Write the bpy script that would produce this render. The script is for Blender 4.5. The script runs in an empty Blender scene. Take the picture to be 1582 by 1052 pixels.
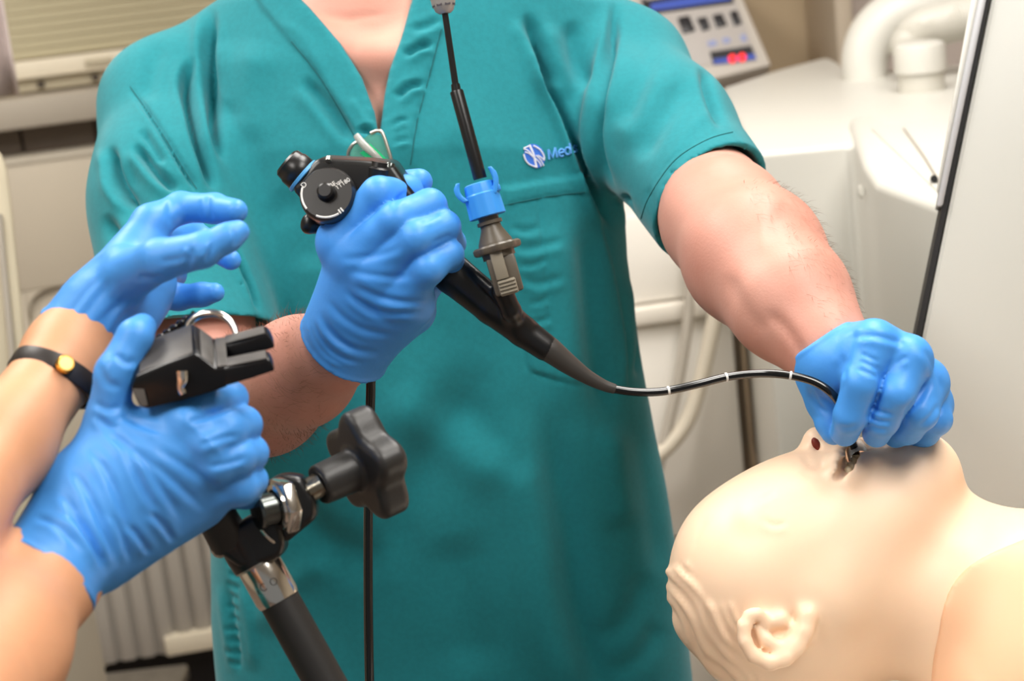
import bpy, math, random
import numpy as np
from mathutils import Vector, Matrix
from mathutils.bvhtree import BVHTree

random.seed(7); rng = np.random.default_rng(7)
SC = bpy.context.scene
COL = SC.collection

# ------------------------------------------------------------------ camera
F = 2900.0; CX = 791.0; CY = 526.0
PITCH = math.radians(14.0); ROLL = math.radians(6.5)
CAM = np.array([0.0, 0.0, 1.52])
_f = np.array([0, math.cos(PITCH), -math.sin(PITCH)])
_r0 = np.array([1.0, 0, 0]); _u0 = np.array([0, math.sin(PITCH), math.cos(PITCH)])
_r = math.cos(ROLL) * _r0 - math.sin(ROLL) * _u0
_u = math.sin(ROLL) * _r0 + math.cos(ROLL) * _u0
RUF = np.stack([_r, _u, _f])            # rows: right, up, forward
camd = bpy.data.cameras.new('camera'); cam = bpy.data.objects.new('camera', camd)
COL.objects.link(cam)
M = Matrix(((_r[0], _u[0], -_f[0], CAM[0]), (_r[1], _u[1], -_f[1], CAM[1]), (_r[2], _u[2], -_f[2], CAM[2]), (0, 0, 0, 1)))
cam.matrix_world = M
camd.sensor_width = 36.0; camd.lens = F / 1582.0 * 36.0
camd.clip_start = 0.05
camd.dof.use_dof = True; camd.dof.focus_distance = 1.36; camd.dof.aperture_fstop = 8.0
SC.camera = cam

# ------------------------------------------------------------------ light
SC.view_settings.view_transform = 'Standard'; SC.view_settings.look = 'None'
SC.view_settings.gamma = 1.0; SC.view_settings.use_curve_mapping = False
SC.view_settings.exposure = 0.0
w = bpy.data.worlds.new('world'); SC.world = w; w.use_nodes = True
w.node_tree.nodes['Background'].inputs[0].default_value = (1.0, 0.985, 0.965, 1)
w.node_tree.nodes['Background'].inputs[1].default_value = 0.24
CEIL = 2.75
LIGHTS = [(-1.0, 0.40, 25), (0.80, 0.40, 26), (-1.0, 2.0, 25), (0.50, 1.9, 27)]
for i, (lx, ly, e) in enumerate(LIGHTS):
    ld = bpy.data.lights.new('ceiling_lamp_light', 'AREA'); ld.shape = 'RECTANGLE'
    ld.size = 0.58; ld.size_y = 1.16; ld.energy = e; ld.color = (1.0, 0.975, 0.945)
    lo = bpy.data.objects.new('ceiling_lamp_light', ld); COL.objects.link(lo)
    lo.location = (lx, ly, CEIL - 0.075)

# ------------------------------------------------------------------ helpers
def C(px, py, d):
    return np.array([(px - CX) / F * d, (CY - py) / F * d, d])
def toW(v):
    v = np.asarray(v, float)
    return CAM + v @ RUF
def P(px, py, d): return toW(C(px, py, d))
def dirW(v): return np.asarray(v, float) @ RUF
def proj(v):
    return CX + F * v[:, 0] / v[:, 2], CY - F * v[:, 1] / v[:, 2]
def ray(px, py):
    return _f + (px - CX) / F * _r + (CY - py) / F * _u
def hit_plane(px, py, o, n):
    d = ray(px, py); t = np.dot(np.asarray(o) - CAM, n) / np.dot(d, n)
    return CAM + t * d
def hit_z(px, py, z): return hit_plane(px, py, (0, 0, z), np.array([0, 0, 1.0]))
def lin(c):
    return tuple(((x / 255.0) / 12.92 if x / 255.0 <= 0.04045 else ((x / 255.0 + 0.055) / 1.055) ** 2.4) for x in c)

MATS = {}
def mat(name, rgb, rough=0.5, metal=0.0, var=0.0, vscale=8.0, bump=0.0, bscale=200.0, coat=0.0, spec=0.5, sss=0.0,
        sssr=(0.6, 0.25, 0.15), rgb2=None, stretch=None, emit=0.0, trans=0.0, alpha=1.0, sheen=0.0):
    if name in MATS: return MATS[name]
    m = bpy.data.materials.new(name); m.use_nodes = True
    nt = m.node_tree; b = nt.nodes['Principled BSDF']; L = nt.links
    c = lin(rgb) + (1,)
    b.inputs['Base Color'].default_value = c
    b.inputs['Roughness'].default_value = rough; b.inputs['Metallic'].default_value = metal
    b.inputs['Coat Weight'].default_value = coat; b.inputs['Specular IOR Level'].default_value = spec
    if sss:
        b.inputs['Subsurface Weight'].default_value = sss
        b.inputs['Subsurface Radius'].default_value = sssr; b.inputs['Subsurface Scale'].default_value = 0.01
    if sheen: b.inputs['Sheen Weight'].default_value = sheen
    if trans: b.inputs['Transmission Weight'].default_value = trans
    if alpha < 1: b.inputs['Alpha'].default_value = alpha
    if emit:
        b.inputs['Emission Color'].default_value = c; b.inputs['Emission Strength'].default_value = emit
    if var or bump:
        tc = nt.nodes.new('ShaderNodeTexCoord'); src = tc.outputs['Object']
        if stretch:
            mp = nt.nodes.new('ShaderNodeMapping'); mp.inputs['Scale'].default_value = stretch
            L.new(src, mp.inputs['Vector']); src = mp.outputs['Vector']
    if var:
        n = nt.nodes.new('ShaderNodeTexNoise'); n.inputs['Scale'].default_value = vscale; n.inputs['Detail'].default_value = 4
        L.new(src, n.inputs['Vector'])
        mx = nt.nodes.new('ShaderNodeMix'); mx.data_type = 'RGBA'
        c2 = lin(rgb2) if rgb2 else tuple(max(0, x * (1 - var)) for x in c[:3])
        mx.inputs[6].default_value = c; mx.inputs[7].default_value = tuple(c2) + (1,)
        mr = nt.nodes.new('ShaderNodeMapRange'); mr.inputs[1].default_value = 0.35; mr.inputs[2].default_value = 0.65
        L.new(n.outputs['Fac'], mr.inputs[0]); L.new(mr.outputs[0], mx.inputs[0]); L.new(mx.outputs[2], b.inputs['Base Color'])
    if bump:
        n2 = nt.nodes.new('ShaderNodeTexNoise'); n2.inputs['Scale'].default_value = bscale; n2.inputs['Detail'].default_value = 3
        L.new(src, n2.inputs['Vector'])
        bp = nt.nodes.new('ShaderNodeBump'); bp.inputs['Strength'].default_value = bump; bp.inputs['Distance'].default_value = 0.002
        L.new(n2.outputs['Fac'], bp.inputs['Height']); L.new(bp.outputs['Normal'], b.inputs['Normal'])
    MATS[name] = m
    return m

def link(name, me, m=None, parent=None, loc=None):
    o = bpy.data.objects.new(name, me); COL.objects.link(o)
    if m is not None and me is not None: me.materials.append(m)
    if parent is not None: o.parent = parent
    return o
def tag(o, label=None, cat=None, group=None, kind=None):
    if label: o['label'] = label
    if cat: o['category'] = cat
    if group: o['group'] = group
    if kind: o['kind'] = kind
    return o
def empty(name, loc, label, cat, group=None):
    o = bpy.data.objects.new(name, None); COL.objects.link(o); o.location = tuple(loc)
    o.empty_display_size = 0.05
    return tag(o, label, cat, group)
def mesh_np(name, V, Fc, m, parent=None, smooth=True):
    """V: (n,3) world coords. The mesh gets its own origin (its centre), or its parent's frame."""
    V = np.asarray(V, float); Fc = np.asarray(Fc, np.int32)
    org = np.array(parent.location) if parent is not None and parent.parent is None else None
    if parent is not None:
        # accumulate the origin of the ancestors
        o = parent; acc = np.zeros(3)
        while o is not None: acc += np.array(o.location); o = o.parent
        loc = V.mean(0) - acc; base = V.mean(0)
    else:
        loc = V.mean(0); base = loc
    L = (V - base).astype(np.float32)
    me = bpy.data.meshes.new(name)
    k = Fc.shape[1]
    me.vertices.add(len(L)); me.vertices.foreach_set('co', L.ravel())
    me.loops.add(Fc.size); me.loops.foreach_set('vertex_index', Fc.ravel())
    me.polygons.add(len(Fc)); me.polygons.foreach_set('loop_start', np.arange(0, Fc.size, k, dtype=np.int32))
    me.polygons.foreach_set('use_smooth', np.full(len(Fc), smooth))
    me.update(calc_edges=True); me.validate()
    o = link(name, me, m, parent); o.location = tuple(loc)
    return o
def mesh_py(name, V, faces, m, parent=None, smooth=False, bevel=0.0, seg=2, angle=40, sub=0):
    V = np.asarray(V, float)
    acc = np.zeros(3); o = parent
    while o is not None: acc += np.array(o.location); o = o.parent
    base = V.mean(0)
    me = bpy.data.meshes.new(name); me.from_pydata([tuple(v) for v in (V - base)], [], faces)
    import bmesh
    bm = bmesh.new(); bm.from_mesh(me)
    bmesh.ops.recalc_face_normals(bm, faces=bm.faces)
    if bevel > 0:
        es = [e for e in bm.edges if len(e.link_faces) == 2 and e.calc_face_angle(0) > math.radians(angle)]
        bmesh.ops.bevel(bm, geom=es, offset=bevel, segments=seg, affect='EDGES', profile=0.5, clamp_overlap=True)
    for f in bm.faces: f.smooth = smooth
    bm.to_mesh(me); bm.free()
    if smooth:
        try: me.set_sharp_from_angle(angle=math.radians(angle))
        except Exception: pass
    ob = link(name, me, m, parent); ob.location = tuple(base - acc)
    return ob

class MB:
    """collects simple solids in world space"""
    def __init__(s): s.V = []; s.Fc = []
    def add(s, V, Fc):
        n = len(s.V); s.V += [np.asarray(v, float) for v in V]; s.Fc += [tuple(i + n for i in f) for f in Fc]; return s
    def box(s, o, ax, ay, az):      # corner o and three edge vectors
        o, ax, ay, az = map(lambda q: np.asarray(q, float), (o, ax, ay, az))
        V = [o, o + ax, o + ax + ay, o + ay, o + az, o + ax + az, o + ax + ay + az, o + ay + az]
        return s.add(V, [(0, 3, 2, 1), (4, 5, 6, 7), (0, 1, 5, 4), (1, 2, 6, 5), (2, 3, 7, 6), (3, 0, 4, 7)])
    def prism(s, poly, vec):        # polygon (world points) extruded along vec
        n = len(poly); vec = np.asarray(vec, float)
        V = [np.asarray(p, float) for p in poly] + [np.asarray(p, float) + vec for p in poly]
        return s.add(V, [tuple(range(n)), tuple(range(2 * n - 1, n - 1, -1))] + [(i, (i + 1) % n, n + (i + 1) % n, n + i) for i in range(n)])
    def lathe(s, A, B, prof, seg=32, sx=1.0, lobes=0, lamp=0.0, ph=0.0, up=None, caps=True):
        A = np.asarray(A, float); B = np.asarray(B, float); ax = B - A; Ln = np.linalg.norm(ax); ax = ax / Ln
        t = np.array([0, 0, 1.0]) if up is None else np.asarray(up, float)
        if abs(np.dot(t, ax)) > 0.98: t = np.array([1.0, 0, 0])
        e1 = np.cross(ax, t); e1 /= np.linalg.norm(e1); e2 = np.cross(ax, e1)
        V = []
        for (tt, r) in prof:
            for k in range(seg):
                a = 2 * math.pi * k / seg
                rr = r * (1 + lamp * math.cos(lobes * a + ph)) if lobes else r
                V.append(A + ax * Ln * tt + e1 * rr * math.cos(a) * sx + e2 * rr * math.sin(a))
        Fc = []
        for i in range(len(prof) - 1):
            for k in range(seg):
                k2 = (k + 1) % seg
                Fc.append((i * seg + k, i * seg + k2, (i + 1) * seg + k2, (i + 1) * seg + k))
        if caps:
            Fc.append(tuple(range(seg - 1, -1, -1))); Fc.append(tuple((len(prof) - 1) * seg + k for k in range(seg)))
        return s.add(V, Fc)
    def tube(s, pts, rad, seg=14, n=8, closed=False, flat=None):
        pts = [np.asarray(p, float) for p in pts]
        rad = list(rad) if hasattr(rad, '__len__') else [rad] * len(pts)
        Q, R = spline(pts, rad, n, closed)
        m = len(Q); T = []
        for i in range(m):
            a = Q[(i + 1) % m] if (closed or i < m - 1) else Q[i]; b = Q[i - 1] if (closed or i > 0) else Q[i]
            d = a - b; T.append(d / (np.linalg.norm(d) + 1e-12))
        e = np.cross(T[0], [0.13, 0.27, 0.95]); e /= np.linalg.norm(e)
        V = []
        for i in range(m):
            e = e - T[i] * np.dot(e, T[i]); e /= np.linalg.norm(e); g = np.cross(T[i], e)
            for k in range(seg):
                a = 2 * math.pi * k / seg
                V.append(Q[i] + R[i] * (e * math.cos(a) + g * math.sin(a)))
        Fc = []
        for i in range(m if closed else m - 1):
            j = (i + 1) % m
            for k in range(seg):
                k2 = (k + 1) % seg
                Fc.append((i * seg + k, i * seg + k2, j * seg + k2, j * seg + k))
        if not closed:
            Fc.append(tuple(range(seg - 1, -1, -1))); Fc.append(tuple((m - 1) * seg + k for k in range(seg)))
        return s.add(V, Fc)
    def build(s, name, m, parent=None, smooth=False, bevel=0.0, seg=2, angle=40):
        return mesh_py(name, s.V, s.Fc, m, parent, smooth, bevel, seg, angle)

def spline(pts, rad, n=8, closed=False):
    Q = []; R = []; m = len(pts)
    if m == 2: return pts, rad
    rng_ = range(m if closed else m - 1)
    for i in rng_:
        g = lambda k: (pts[k % m] if closed else pts[min(max(k, 0), m - 1)])
        h = lambda k: (rad[k % m] if closed else rad[min(max(k, 0), m - 1)])
        p0, p1, p2, p3 = g(i - 1), g(i), g(i + 1), g(i + 2)
        r0, r1, r2, r3 = h(i - 1), h(i), h(i + 1), h(i + 2)
        for j in range(n):
            t = j / n
            f = lambda a, b, c, d: 0.5 * ((2 * b) + (-a + c) * t + (2 * a - 5 * b + 4 * c - d) * t * t + (-a + 3 * b - 3 * c + d) * t ** 3)
            Q.append(f(p0, p1, p2, p3)); R.append(max(1e-5, r1 + (r2 - r1) * t))
    if not closed: Q.append(pts[-1]); R.append(rad[-1])
    return Q, R

# ------------------------------------------------------------------ implicit modelling
def smin(a, b, k):
    if k <= 0: return np.minimum(a, b)
    hh = np.maximum(k - np.abs(a - b), 0) / k
    return np.minimum(a, b) - hh * hh * k * 0.25
class SDF:
    def __init__(s, lo, hi, h):
        s.lo = np.asarray(lo, float); s.h = h
        s.n = np.ceil((np.asarray(hi) - s.lo) / h).astype(int) + 1
        s.ax = [(s.lo[i] + np.arange(s.n[i]) * h).astype(np.float32) for i in range(3)]
        s.d = np.full(s.n, 0.05, np.float32)
    def win(s, lo, hi):
        a = np.clip(np.floor((np.asarray(lo) - s.lo) / s.h).astype(int), 0, s.n - 1)
        b = np.clip(np.ceil((np.asarray(hi) - s.lo) / s.h).astype(int) + 1, 1, s.n)
        b = np.maximum(b, a + 1)
        sl = tuple(slice(a[i], b[i]) for i in range(3))
        return sl, s.ax[0][sl[0]][:, None, None], s.ax[1][sl[1]][None, :, None], s.ax[2][sl[2]][None, None, :]
    @staticmethod
    def _cone(X, Y, Z, a, b, ra, rb):
        ba = b - a; l2 = float(ba @ ba) + 1e-12
        t = np.clip(((X - a[0]) * ba[0] + (Y - a[1]) * ba[1] + (Z - a[2]) * ba[2]) / l2, 0, 1)
        return np.sqrt((X - a[0] - t * ba[0]) ** 2 + (Y - a[1] - t * ba[1]) ** 2 + (Z - a[2] - t * ba[2]) ** 2) - (ra + (rb - ra) * t)
    def cone(s, a, b, ra, rb, k=0.0, cut=False):
        a = np.asarray(a, float); b = np.asarray(b, float); m = max(ra, rb) + k + 0.02
        sl, X, Y, Z = s.win(np.minimum(a, b) - m, np.maximum(a, b) + m)
        d = s._cone(X, Y, Z, a, b, ra, rb)
        s.d[sl] = -smin(-s.d[sl], d, k) if cut else smin(s.d[sl], d, k)
        return s
    def chain(s, pts, rad, k=0.004, kin=0.003, base=None, ksib=0.0008):
        """a chain of tapered capsules joined into the field; base: field it blends with smoothly (k), siblings meet with ksib"""
        pts = [np.asarray(p, float) for p in pts]; m = max(rad) + max(k, kin) + 0.02
        lo = np.min(pts, 0) - m; hi = np.max(pts, 0) + m
        sl, X, Y, Z = s.win(lo, hi)
        f = None
        for i in range(len(pts) - 1):
            d = s._cone(X, Y, Z, pts[i], pts[i + 1], rad[i], rad[i + 1])
            f = d if f is None else smin(f, d, kin)
        if base is None: s.d[sl] = smin(s.d[sl], f, k)
        else: s.d[sl] = smin(s.d[sl], smin(base[sl], f, k), ksib)
        return s
    def ell(s, c, axes, r, k=0.0, cut=False):
        c = np.asarray(c, float); r = np.asarray(r, float); m = r.max() + k + 0.02
        A = np.asarray(axes, float) if axes is not None else np.eye(3)
        A = A / np.linalg.norm(A, axis=1)[:, None]
        sl, X, Y, Z = s.win(c - m, c + m)
        q = [(X - c[0]) * A[i, 0] + (Y - c[1]) * A[i, 1] + (Z - c[2]) * A[i, 2] for i in range(3)]
        k0 = np.sqrt(sum((q[i] / r[i]) ** 2 for i in range(3))); k1 = np.sqrt(sum((q[i] / r[i] ** 2) ** 2 for i in range(3))) + 1e-9
        d = k0 * (k0 - 1) / k1
        s.d[sl] = -smin(-s.d[sl], d, k) if cut else smin(s.d[sl], d, k)
        return s
    def plane(s, p, n, k=0.002):     # removes what lies on the side n points to
        n = np.asarray(n, float); n = n / np.linalg.norm(n)
        d = (s.ax[0][:, None, None] - p[0]) * n[0] + (s.ax[1][None, :, None] - p[1]) * n[1] + (s.ax[2][None, None, :] - p[2]) * n[2]
        s.d = -smin(-s.d, -d, k); return s
    def mesh(s, smooth=1):
        v = s.d.copy()
        for a in range(3):           # closed at the borders
            ix = [slice(None)] * 3; ix[a] = 0; v[tuple(ix)] = np.maximum(v[tuple(ix)], 1e-4)
            ix[a] = -1; v[tuple(ix)] = np.maximum(v[tuple(ix)], 1e-4)
        return nets(v, s.lo, s.h, smooth)
def nets(v, lo, h, smooth=1):
    ins = v < 0
    cnt = np.zeros(np.array(v.shape) - 1, np.int8)
    offs = [(i, j, k) for i in (0, 1) for j in (0, 1) for k in (0, 1)]
    def cs(a, o): return a[o[0]:a.shape[0] - 1 + o[0], o[1]:a.shape[1] - 1 + o[1], o[2]:a.shape[2] - 1 + o[2]]
    for o in offs: cnt += cs(ins, o)
    idx = np.argwhere((cnt > 0) & (cnt < 8))
    ids = np.full(cnt.shape, -1, np.int32); ids[idx[:, 0], idx[:, 1], idx[:, 2]] = np.arange(len(idx))
    vals = np.stack([v[idx[:, 0] + o[0], idx[:, 1] + o[1], idx[:, 2] + o[2]] for o in offs], 1)
    acc = np.zeros((len(idx), 3)); n = np.zeros(len(idx))
    O = np.array(offs)
    for a in range(8):
        for b in range(a + 1, 8):
            if np.abs(O[a] - O[b]).sum() != 1: continue
            va, vb = vals[:, a], vals[:, b]; m = (va < 0) != (vb < 0)
            t = np.where(m, va / np.where(m, va - vb, 1), 0)
            acc += m[:, None] * (O[a] + t[:, None] * (O[b] - O[a])); n += m
    V = lo + h * (idx + acc / n[:, None])
    Q = []
    for ax in range(3):
        s0 = [slice(None)] * 3; s1 = [slice(None)] * 3; s0[ax] = slice(0, -1); s1[ax] = slice(1, None)
        a, b = ins[tuple(s0)], ins[tuple(s1)]
        e = np.argwhere(a != b); o1, o2 = [(1, 2), (2, 0), (0, 1)][ax]
        e = e[(e[:, o1] > 0) & (e[:, o2] > 0) & (e[:, o1] < v.shape[o1] - 1) & (e[:, o2] < v.shape[o2] - 1)]
        fl = a[e[:, 0], e[:, 1], e[:, 2]]
        def g(d1, d2):
            q = e.copy(); q[:, o1] -= d1; q[:, o2] -= d2; return ids[q[:, 0], q[:, 1], q[:, 2]]
        q = np.stack([g(1, 1), g(0, 1), g(0, 0), g(1, 0)], 1)
        q[~fl] = q[~fl][:, ::-1]
        Q.append(q)
    Q = np.concatenate(Q)
    for _ in range(smooth): V = relax(V, Q, 0.5)
    return V, Q
def edges_of(Q):
    E = np.concatenate([Q[:, [0, 1]], Q[:, [1, 2]], Q[:, [2, 3]], Q[:, [3, 0]]]); return E
def relax(V, Q, f):
    E = edges_of(Q); n = np.bincount(E[:, 0], minlength=len(V)) + np.bincount(E[:, 1], minlength=len(V))
    S = np.stack([np.bincount(E[:, 0], V[E[:, 1], i], len(V)) + np.bincount(E[:, 1], V[E[:, 0], i], len(V)) for i in range(3)], 1)
    return V * (1 - f) + f * S / np.maximum(n, 1)[:, None]
def normals(V, Q):
    fn = np.cross(V[Q[:, 2]] - V[Q[:, 0]], V[Q[:, 3]] - V[Q[:, 1]])
    N = np.stack([sum(np.bincount(Q[:, c], fn[:, i], len(V)) for c in range(4)) for i in range(3)], 1)
    return N / (np.linalg.norm(N, axis=1)[:, None] + 1e-12)
def blur_scalar(x, Q, it):
    E = edges_of(Q); n = np.bincount(E[:, 0], minlength=len(x)) + np.bincount(E[:, 1], minlength=len(x))
    for _ in range(it):
        x = 0.5 * x + 0.5 * (np.bincount(E[:, 0], x[E[:, 1]], len(x)) + np.bincount(E[:, 1], x[E[:, 0]], len(x))) / np.maximum(n, 1)
    return x
def dist_poly(px, py, pts):
    """distance to a polyline and the signed side of it, and position along it 0..1"""
    best = np.full(len(px), 1e9); side = np.zeros(len(px)); along = np.zeros(len(px))
    pts = np.asarray(pts, float); L = np.r_[0, np.cumsum(np.linalg.norm(np.diff(pts, axis=0), axis=1))]
    for i in range(len(pts) - 1):
        a, b = pts[i], pts[i + 1]; ba = b - a; l2 = ba @ ba
        t = np.clip(((px - a[0]) * ba[0] + (py - a[1]) * ba[1]) / l2, 0, 1)
        dx = px - a[0] - t * ba[0]; dy = py - a[1] - t * ba[1]; d = np.hypot(dx, dy); m = d < best
        best = np.where(m, d, best); side = np.where(m, np.sign(ba[0] * dy - ba[1] * dx), side)
        along = np.where(m, (L[i] + t * (L[i + 1] - L[i])) / L[-1], along)
    return best, side, along
def smooth_line(pts, n=6):
    q, _ = spline([np.array(p, float) for p in pts], [1] * len(pts), n); return np.array(q)
def inside_poly(px, py, poly):
    poly = np.asarray(poly, float); c = np.zeros(len(px), bool); j = len(poly) - 1
    for i in range(len(poly)):
        xi, yi = poly[i]; xj, yj = poly[j]
        m = ((yi > py) != (yj > py)) & (px < (xj - xi) * (py - yi) / (yj - yi + 1e-9) + xi)
        c ^= m; j = i
    return c
def sd_poly(px, py, poly):
    d, _, _ = dist_poly(px, py, list(poly) + [poly[0]])
    return np.where(inside_poly(px, py, poly), -d, d)
def sstep(x): x = np.clip(x, 0, 1); return x * x * (3 - 2 * x)
def fold(V, N, lines, front=True):
    """lines: (points, width px, depth m [, ridge m, ridge offset px]) - creases pressed into the surface along its normals"""
    px, py = proj(V); D = np.zeros(len(V))
    wgt = sstep((-(N * V).sum(1) / np.linalg.norm(V, axis=1) - 0.02) * 4) if front else 1.0
    for ln in lines:
        pts = smooth_line(ln[0]) if len(ln[0]) > 2 else np.array(ln[0], float)
        wd, dp = ln[1], ln[2]
        d, sd, al = dist_poly(px, py, pts)
        tp = sstep(np.minimum(al, 1 - al) / 0.26 + 0.10)
        D -= dp * np.exp(-(d / wd) ** 2) * tp
        if len(ln) > 3 and ln[3]:
            D += ln[3] * np.exp(-((d - wd * 2.0) / (wd * 1.3)) ** 2) * tp * (np.where(sd > 0, 1.0, 0.35) if len(ln) < 5 else np.where(sd * ln[4] > 0, 1.0, 0.0))
    return V + N * (D * wgt)[:, None]
def noise3(V, scale, seed=0, oct=2):
    r = np.random.default_rng(seed); out = np.zeros(len(V)); amp = 1.0
    for o in range(oct):
        for _ in range(6):
            k = r.normal(size=3); k /= np.linalg.norm(k)
            out += amp / 6 * np.sin((V @ k) * scale * (1.7 ** o) * r.uniform(0.6, 1.4) * 6.28 + r.uniform(0, 6.28))
        amp *= 0.5
    return out
def cam_mesh(name, V, Q, m, parent): return mesh_np(name, toW(V), Q, m, parent)
# ------------------------------------------------------------------ materials
M_scrub = mat('scrub_cloth', (28, 131, 141), 0.85, var=0.10, vscale=220, bump=0.10, bscale=900, sheen=0.15, spec=0.25)
M_seam = mat('scrub_seam', (14, 92, 97), 0.9)
M_glove = mat('nitrile_glove', (74, 156, 240), 0.46, var=0.06, vscale=30, bump=0.06, bscale=350, spec=0.45)
M_skin = mat('man_skin', (207, 153, 136), 0.5, var=0.35, vscale=16, bump=0.10, bscale=500, sss=0.07, sssr=(.4, .22, .16), rgb2=(201, 141, 124), spec=0.35)
M_skinw = mat('woman_skin', (222, 163, 124), 0.48, var=0.12, vscale=20, bump=0.05, bscale=500, sss=0.12, spec=0.35)
M_hair = mat('arm_hair', (120, 88, 60), 0.7)
M_vinyl = mat('manikin_vinyl', (252, 219, 188), 0.42, sss=0.10, var=0.05, vscale=12, spec=0.4)
M_vinyl2 = mat('manikin_torso_vinyl', (240, 190, 152), 0.5, sss=0.08)
M_nostril = mat('nostril_red', (120, 36, 20), 0.6)
M_tooth = mat('ivory_tooth', (222, 210, 178), 0.4)
M_clearpl = mat('clear_plastic', (205, 205, 200), 0.2, trans=0.5)
M_black = mat('black_plastic', (16, 16, 17), 0.32, spec=0.5)
M_blackm = mat('black_matte_rubber', (38, 37, 36), 0.5)
M_blackg = mat('black_gloss_tube', (10, 10, 11), 0.16, spec=0.6)
M_boot = mat('dark_grey_boot', (58, 55, 52), 0.42)
M_dial = mat('dial_black', (28, 26, 25), 0.3, spec=0.6)
M_white = mat('white_print', (232, 230, 225), 0.6)
M_bluel = mat('blue_ring', (90, 170, 230), 0.4)
M_grbr = mat('grey_brown_plastic', (92, 84, 72), 0.4, var=0.08, vscale=60)
M_grlt = mat('warm_grey_plastic', (134, 126, 110), 0.5)
M_cap = mat('light_blue_plastic', (58, 150, 235), 0.38, sss=0.1, sssr=(0.1, 0.3, 0.8))
M_grip = mat('silver_grey_grip', (172, 168, 164), 0.4, metal=0.3)
M_gripd = mat('grip_recess', (70, 66, 74), 0.6)
M_chrome = mat('chrome', (215, 212, 205), 0.16, metal=1.0)
M_steel = mat('brushed_steel', (190, 186, 178), 0.35, metal=1.0, var=0.15, vscale=40)
M_dsteel = mat('dark_steel', (96, 100, 98), 0.22, metal=0.9)
M_anod = mat('black_anodised', (6, 6, 9), 0.28, spec=0.35)
M_anodt = mat('grey_bracket_face', (88, 85, 82), 0.5, var=0.25, vscale=50)
M_knob = mat('knob_bakelite', (44, 43, 42), 0.42, bump=0.05, bscale=400)
M_golddial = mat('gold_dial', (235, 200, 130), 0.3, metal=0.6)
M_gold = mat('gold_case', (226, 176, 84), 0.2, metal=1.0)
M_strap = mat('dark_strap', (40, 34, 32), 0.45)
M_lens = mat('lens_coated', (150, 222, 200), 0.05, trans=0.75, spec=1.0)
M_greenr = mat('lens_green_reflection', (40, 200, 130), 0.2)
M_wht = mat('white_enamel', (214, 212, 204), 0.4)
M_wht2 = mat('white_panel', (208, 205, 195), 0.4, var=0.03, vscale=3)
M_panel = mat('panel_paint', (190, 191, 185), 0.4, var=0.03, vscale=3)
M_pale = mat('pale_cabinet', (240, 235, 226), 0.5)
M_pale2 = mat('pale_cabinet_edge', (226, 219, 207), 0.5)
M_gasket = mat('black_gasket', (22, 22, 24), 0.6)
M_grstrip = mat('grey_edge_strip', (188, 190, 194), 0.35)
M_wall = mat('wall_tan', (192, 172, 142), 0.8, var=0.06, vscale=2)
M_wall2 = mat('wall_mauve', (196, 184, 176), 0.8)
M_trim = mat('trim_pale', (206, 192, 172), 0.6)
M_blind = mat('blind_slat', (186, 177, 146), 0.6)
M_rail = mat('cream_rail', (232, 222, 200), 0.5)
M_sill = mat('sill_beige', (190, 180, 156), 0.6)
M_sillg = mat('ledge_grey', (176, 167, 153), 0.6, var=0.05, vscale=10)
M_tile = mat('brown_tile', (108, 95, 84), 0.5, var=0.12, vscale=12)
M_grout = mat('dark_grout', (66, 58, 52), 0.9)
M_cab = mat('beige_cabinet', (200, 190, 172), 0.5, var=0.03, vscale=4)
M_cab2 = mat('beige_cabinet_grey', (192, 184, 168), 0.5)
M_rib = mat('grey_ribbed', (176, 170, 161), 0.5)
M_floor = mat('floor_brown', (128, 110, 99), 0.5, var=0.12, vscale=18)
M_ceil = mat('ceiling_white', (236, 233, 226), 0.9)
M_curt = mat('lavender_grey', (196, 182, 178), 0.7)
M_cons = mat('console_grey', (202, 195, 186), 0.5)
M_cons2 = mat('console_face', (188, 182, 178), 0.5)
M_key = mat('console_key', (38, 36, 40), 0.4)
M_cblue = mat('console_blue', (66, 92, 190), 0.4)
M_cred = mat('led_red', (255, 40, 40), 0.4, emit=1.0)
M_hose = mat('hose_beige', (206, 196, 178), 0.5)
M_hosed = mat('hose_grey', (168, 160, 148), 0.5)
M_lampd = mat('lamp_diffuser', (255, 246, 230), 0.5, emit=4.0)
M_emb = mat('embroidery_blue', (96, 168, 240), 0.7)
M_embd = mat('embroidery_deep_blue', (52, 110, 210), 0.7)
M_embw = mat('embroidery_white', (226, 228, 240), 0.7)
M_trous = mat('trouser_cloth', (20, 112, 116), 0.85)
M_shoe = mat('shoe_black', (30, 30, 32), 0.5)
M_table = mat('table_pad', (226, 220, 208), 0.7)
M_hairh = mat('head_hair', (92, 70, 50), 0.7)
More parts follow.
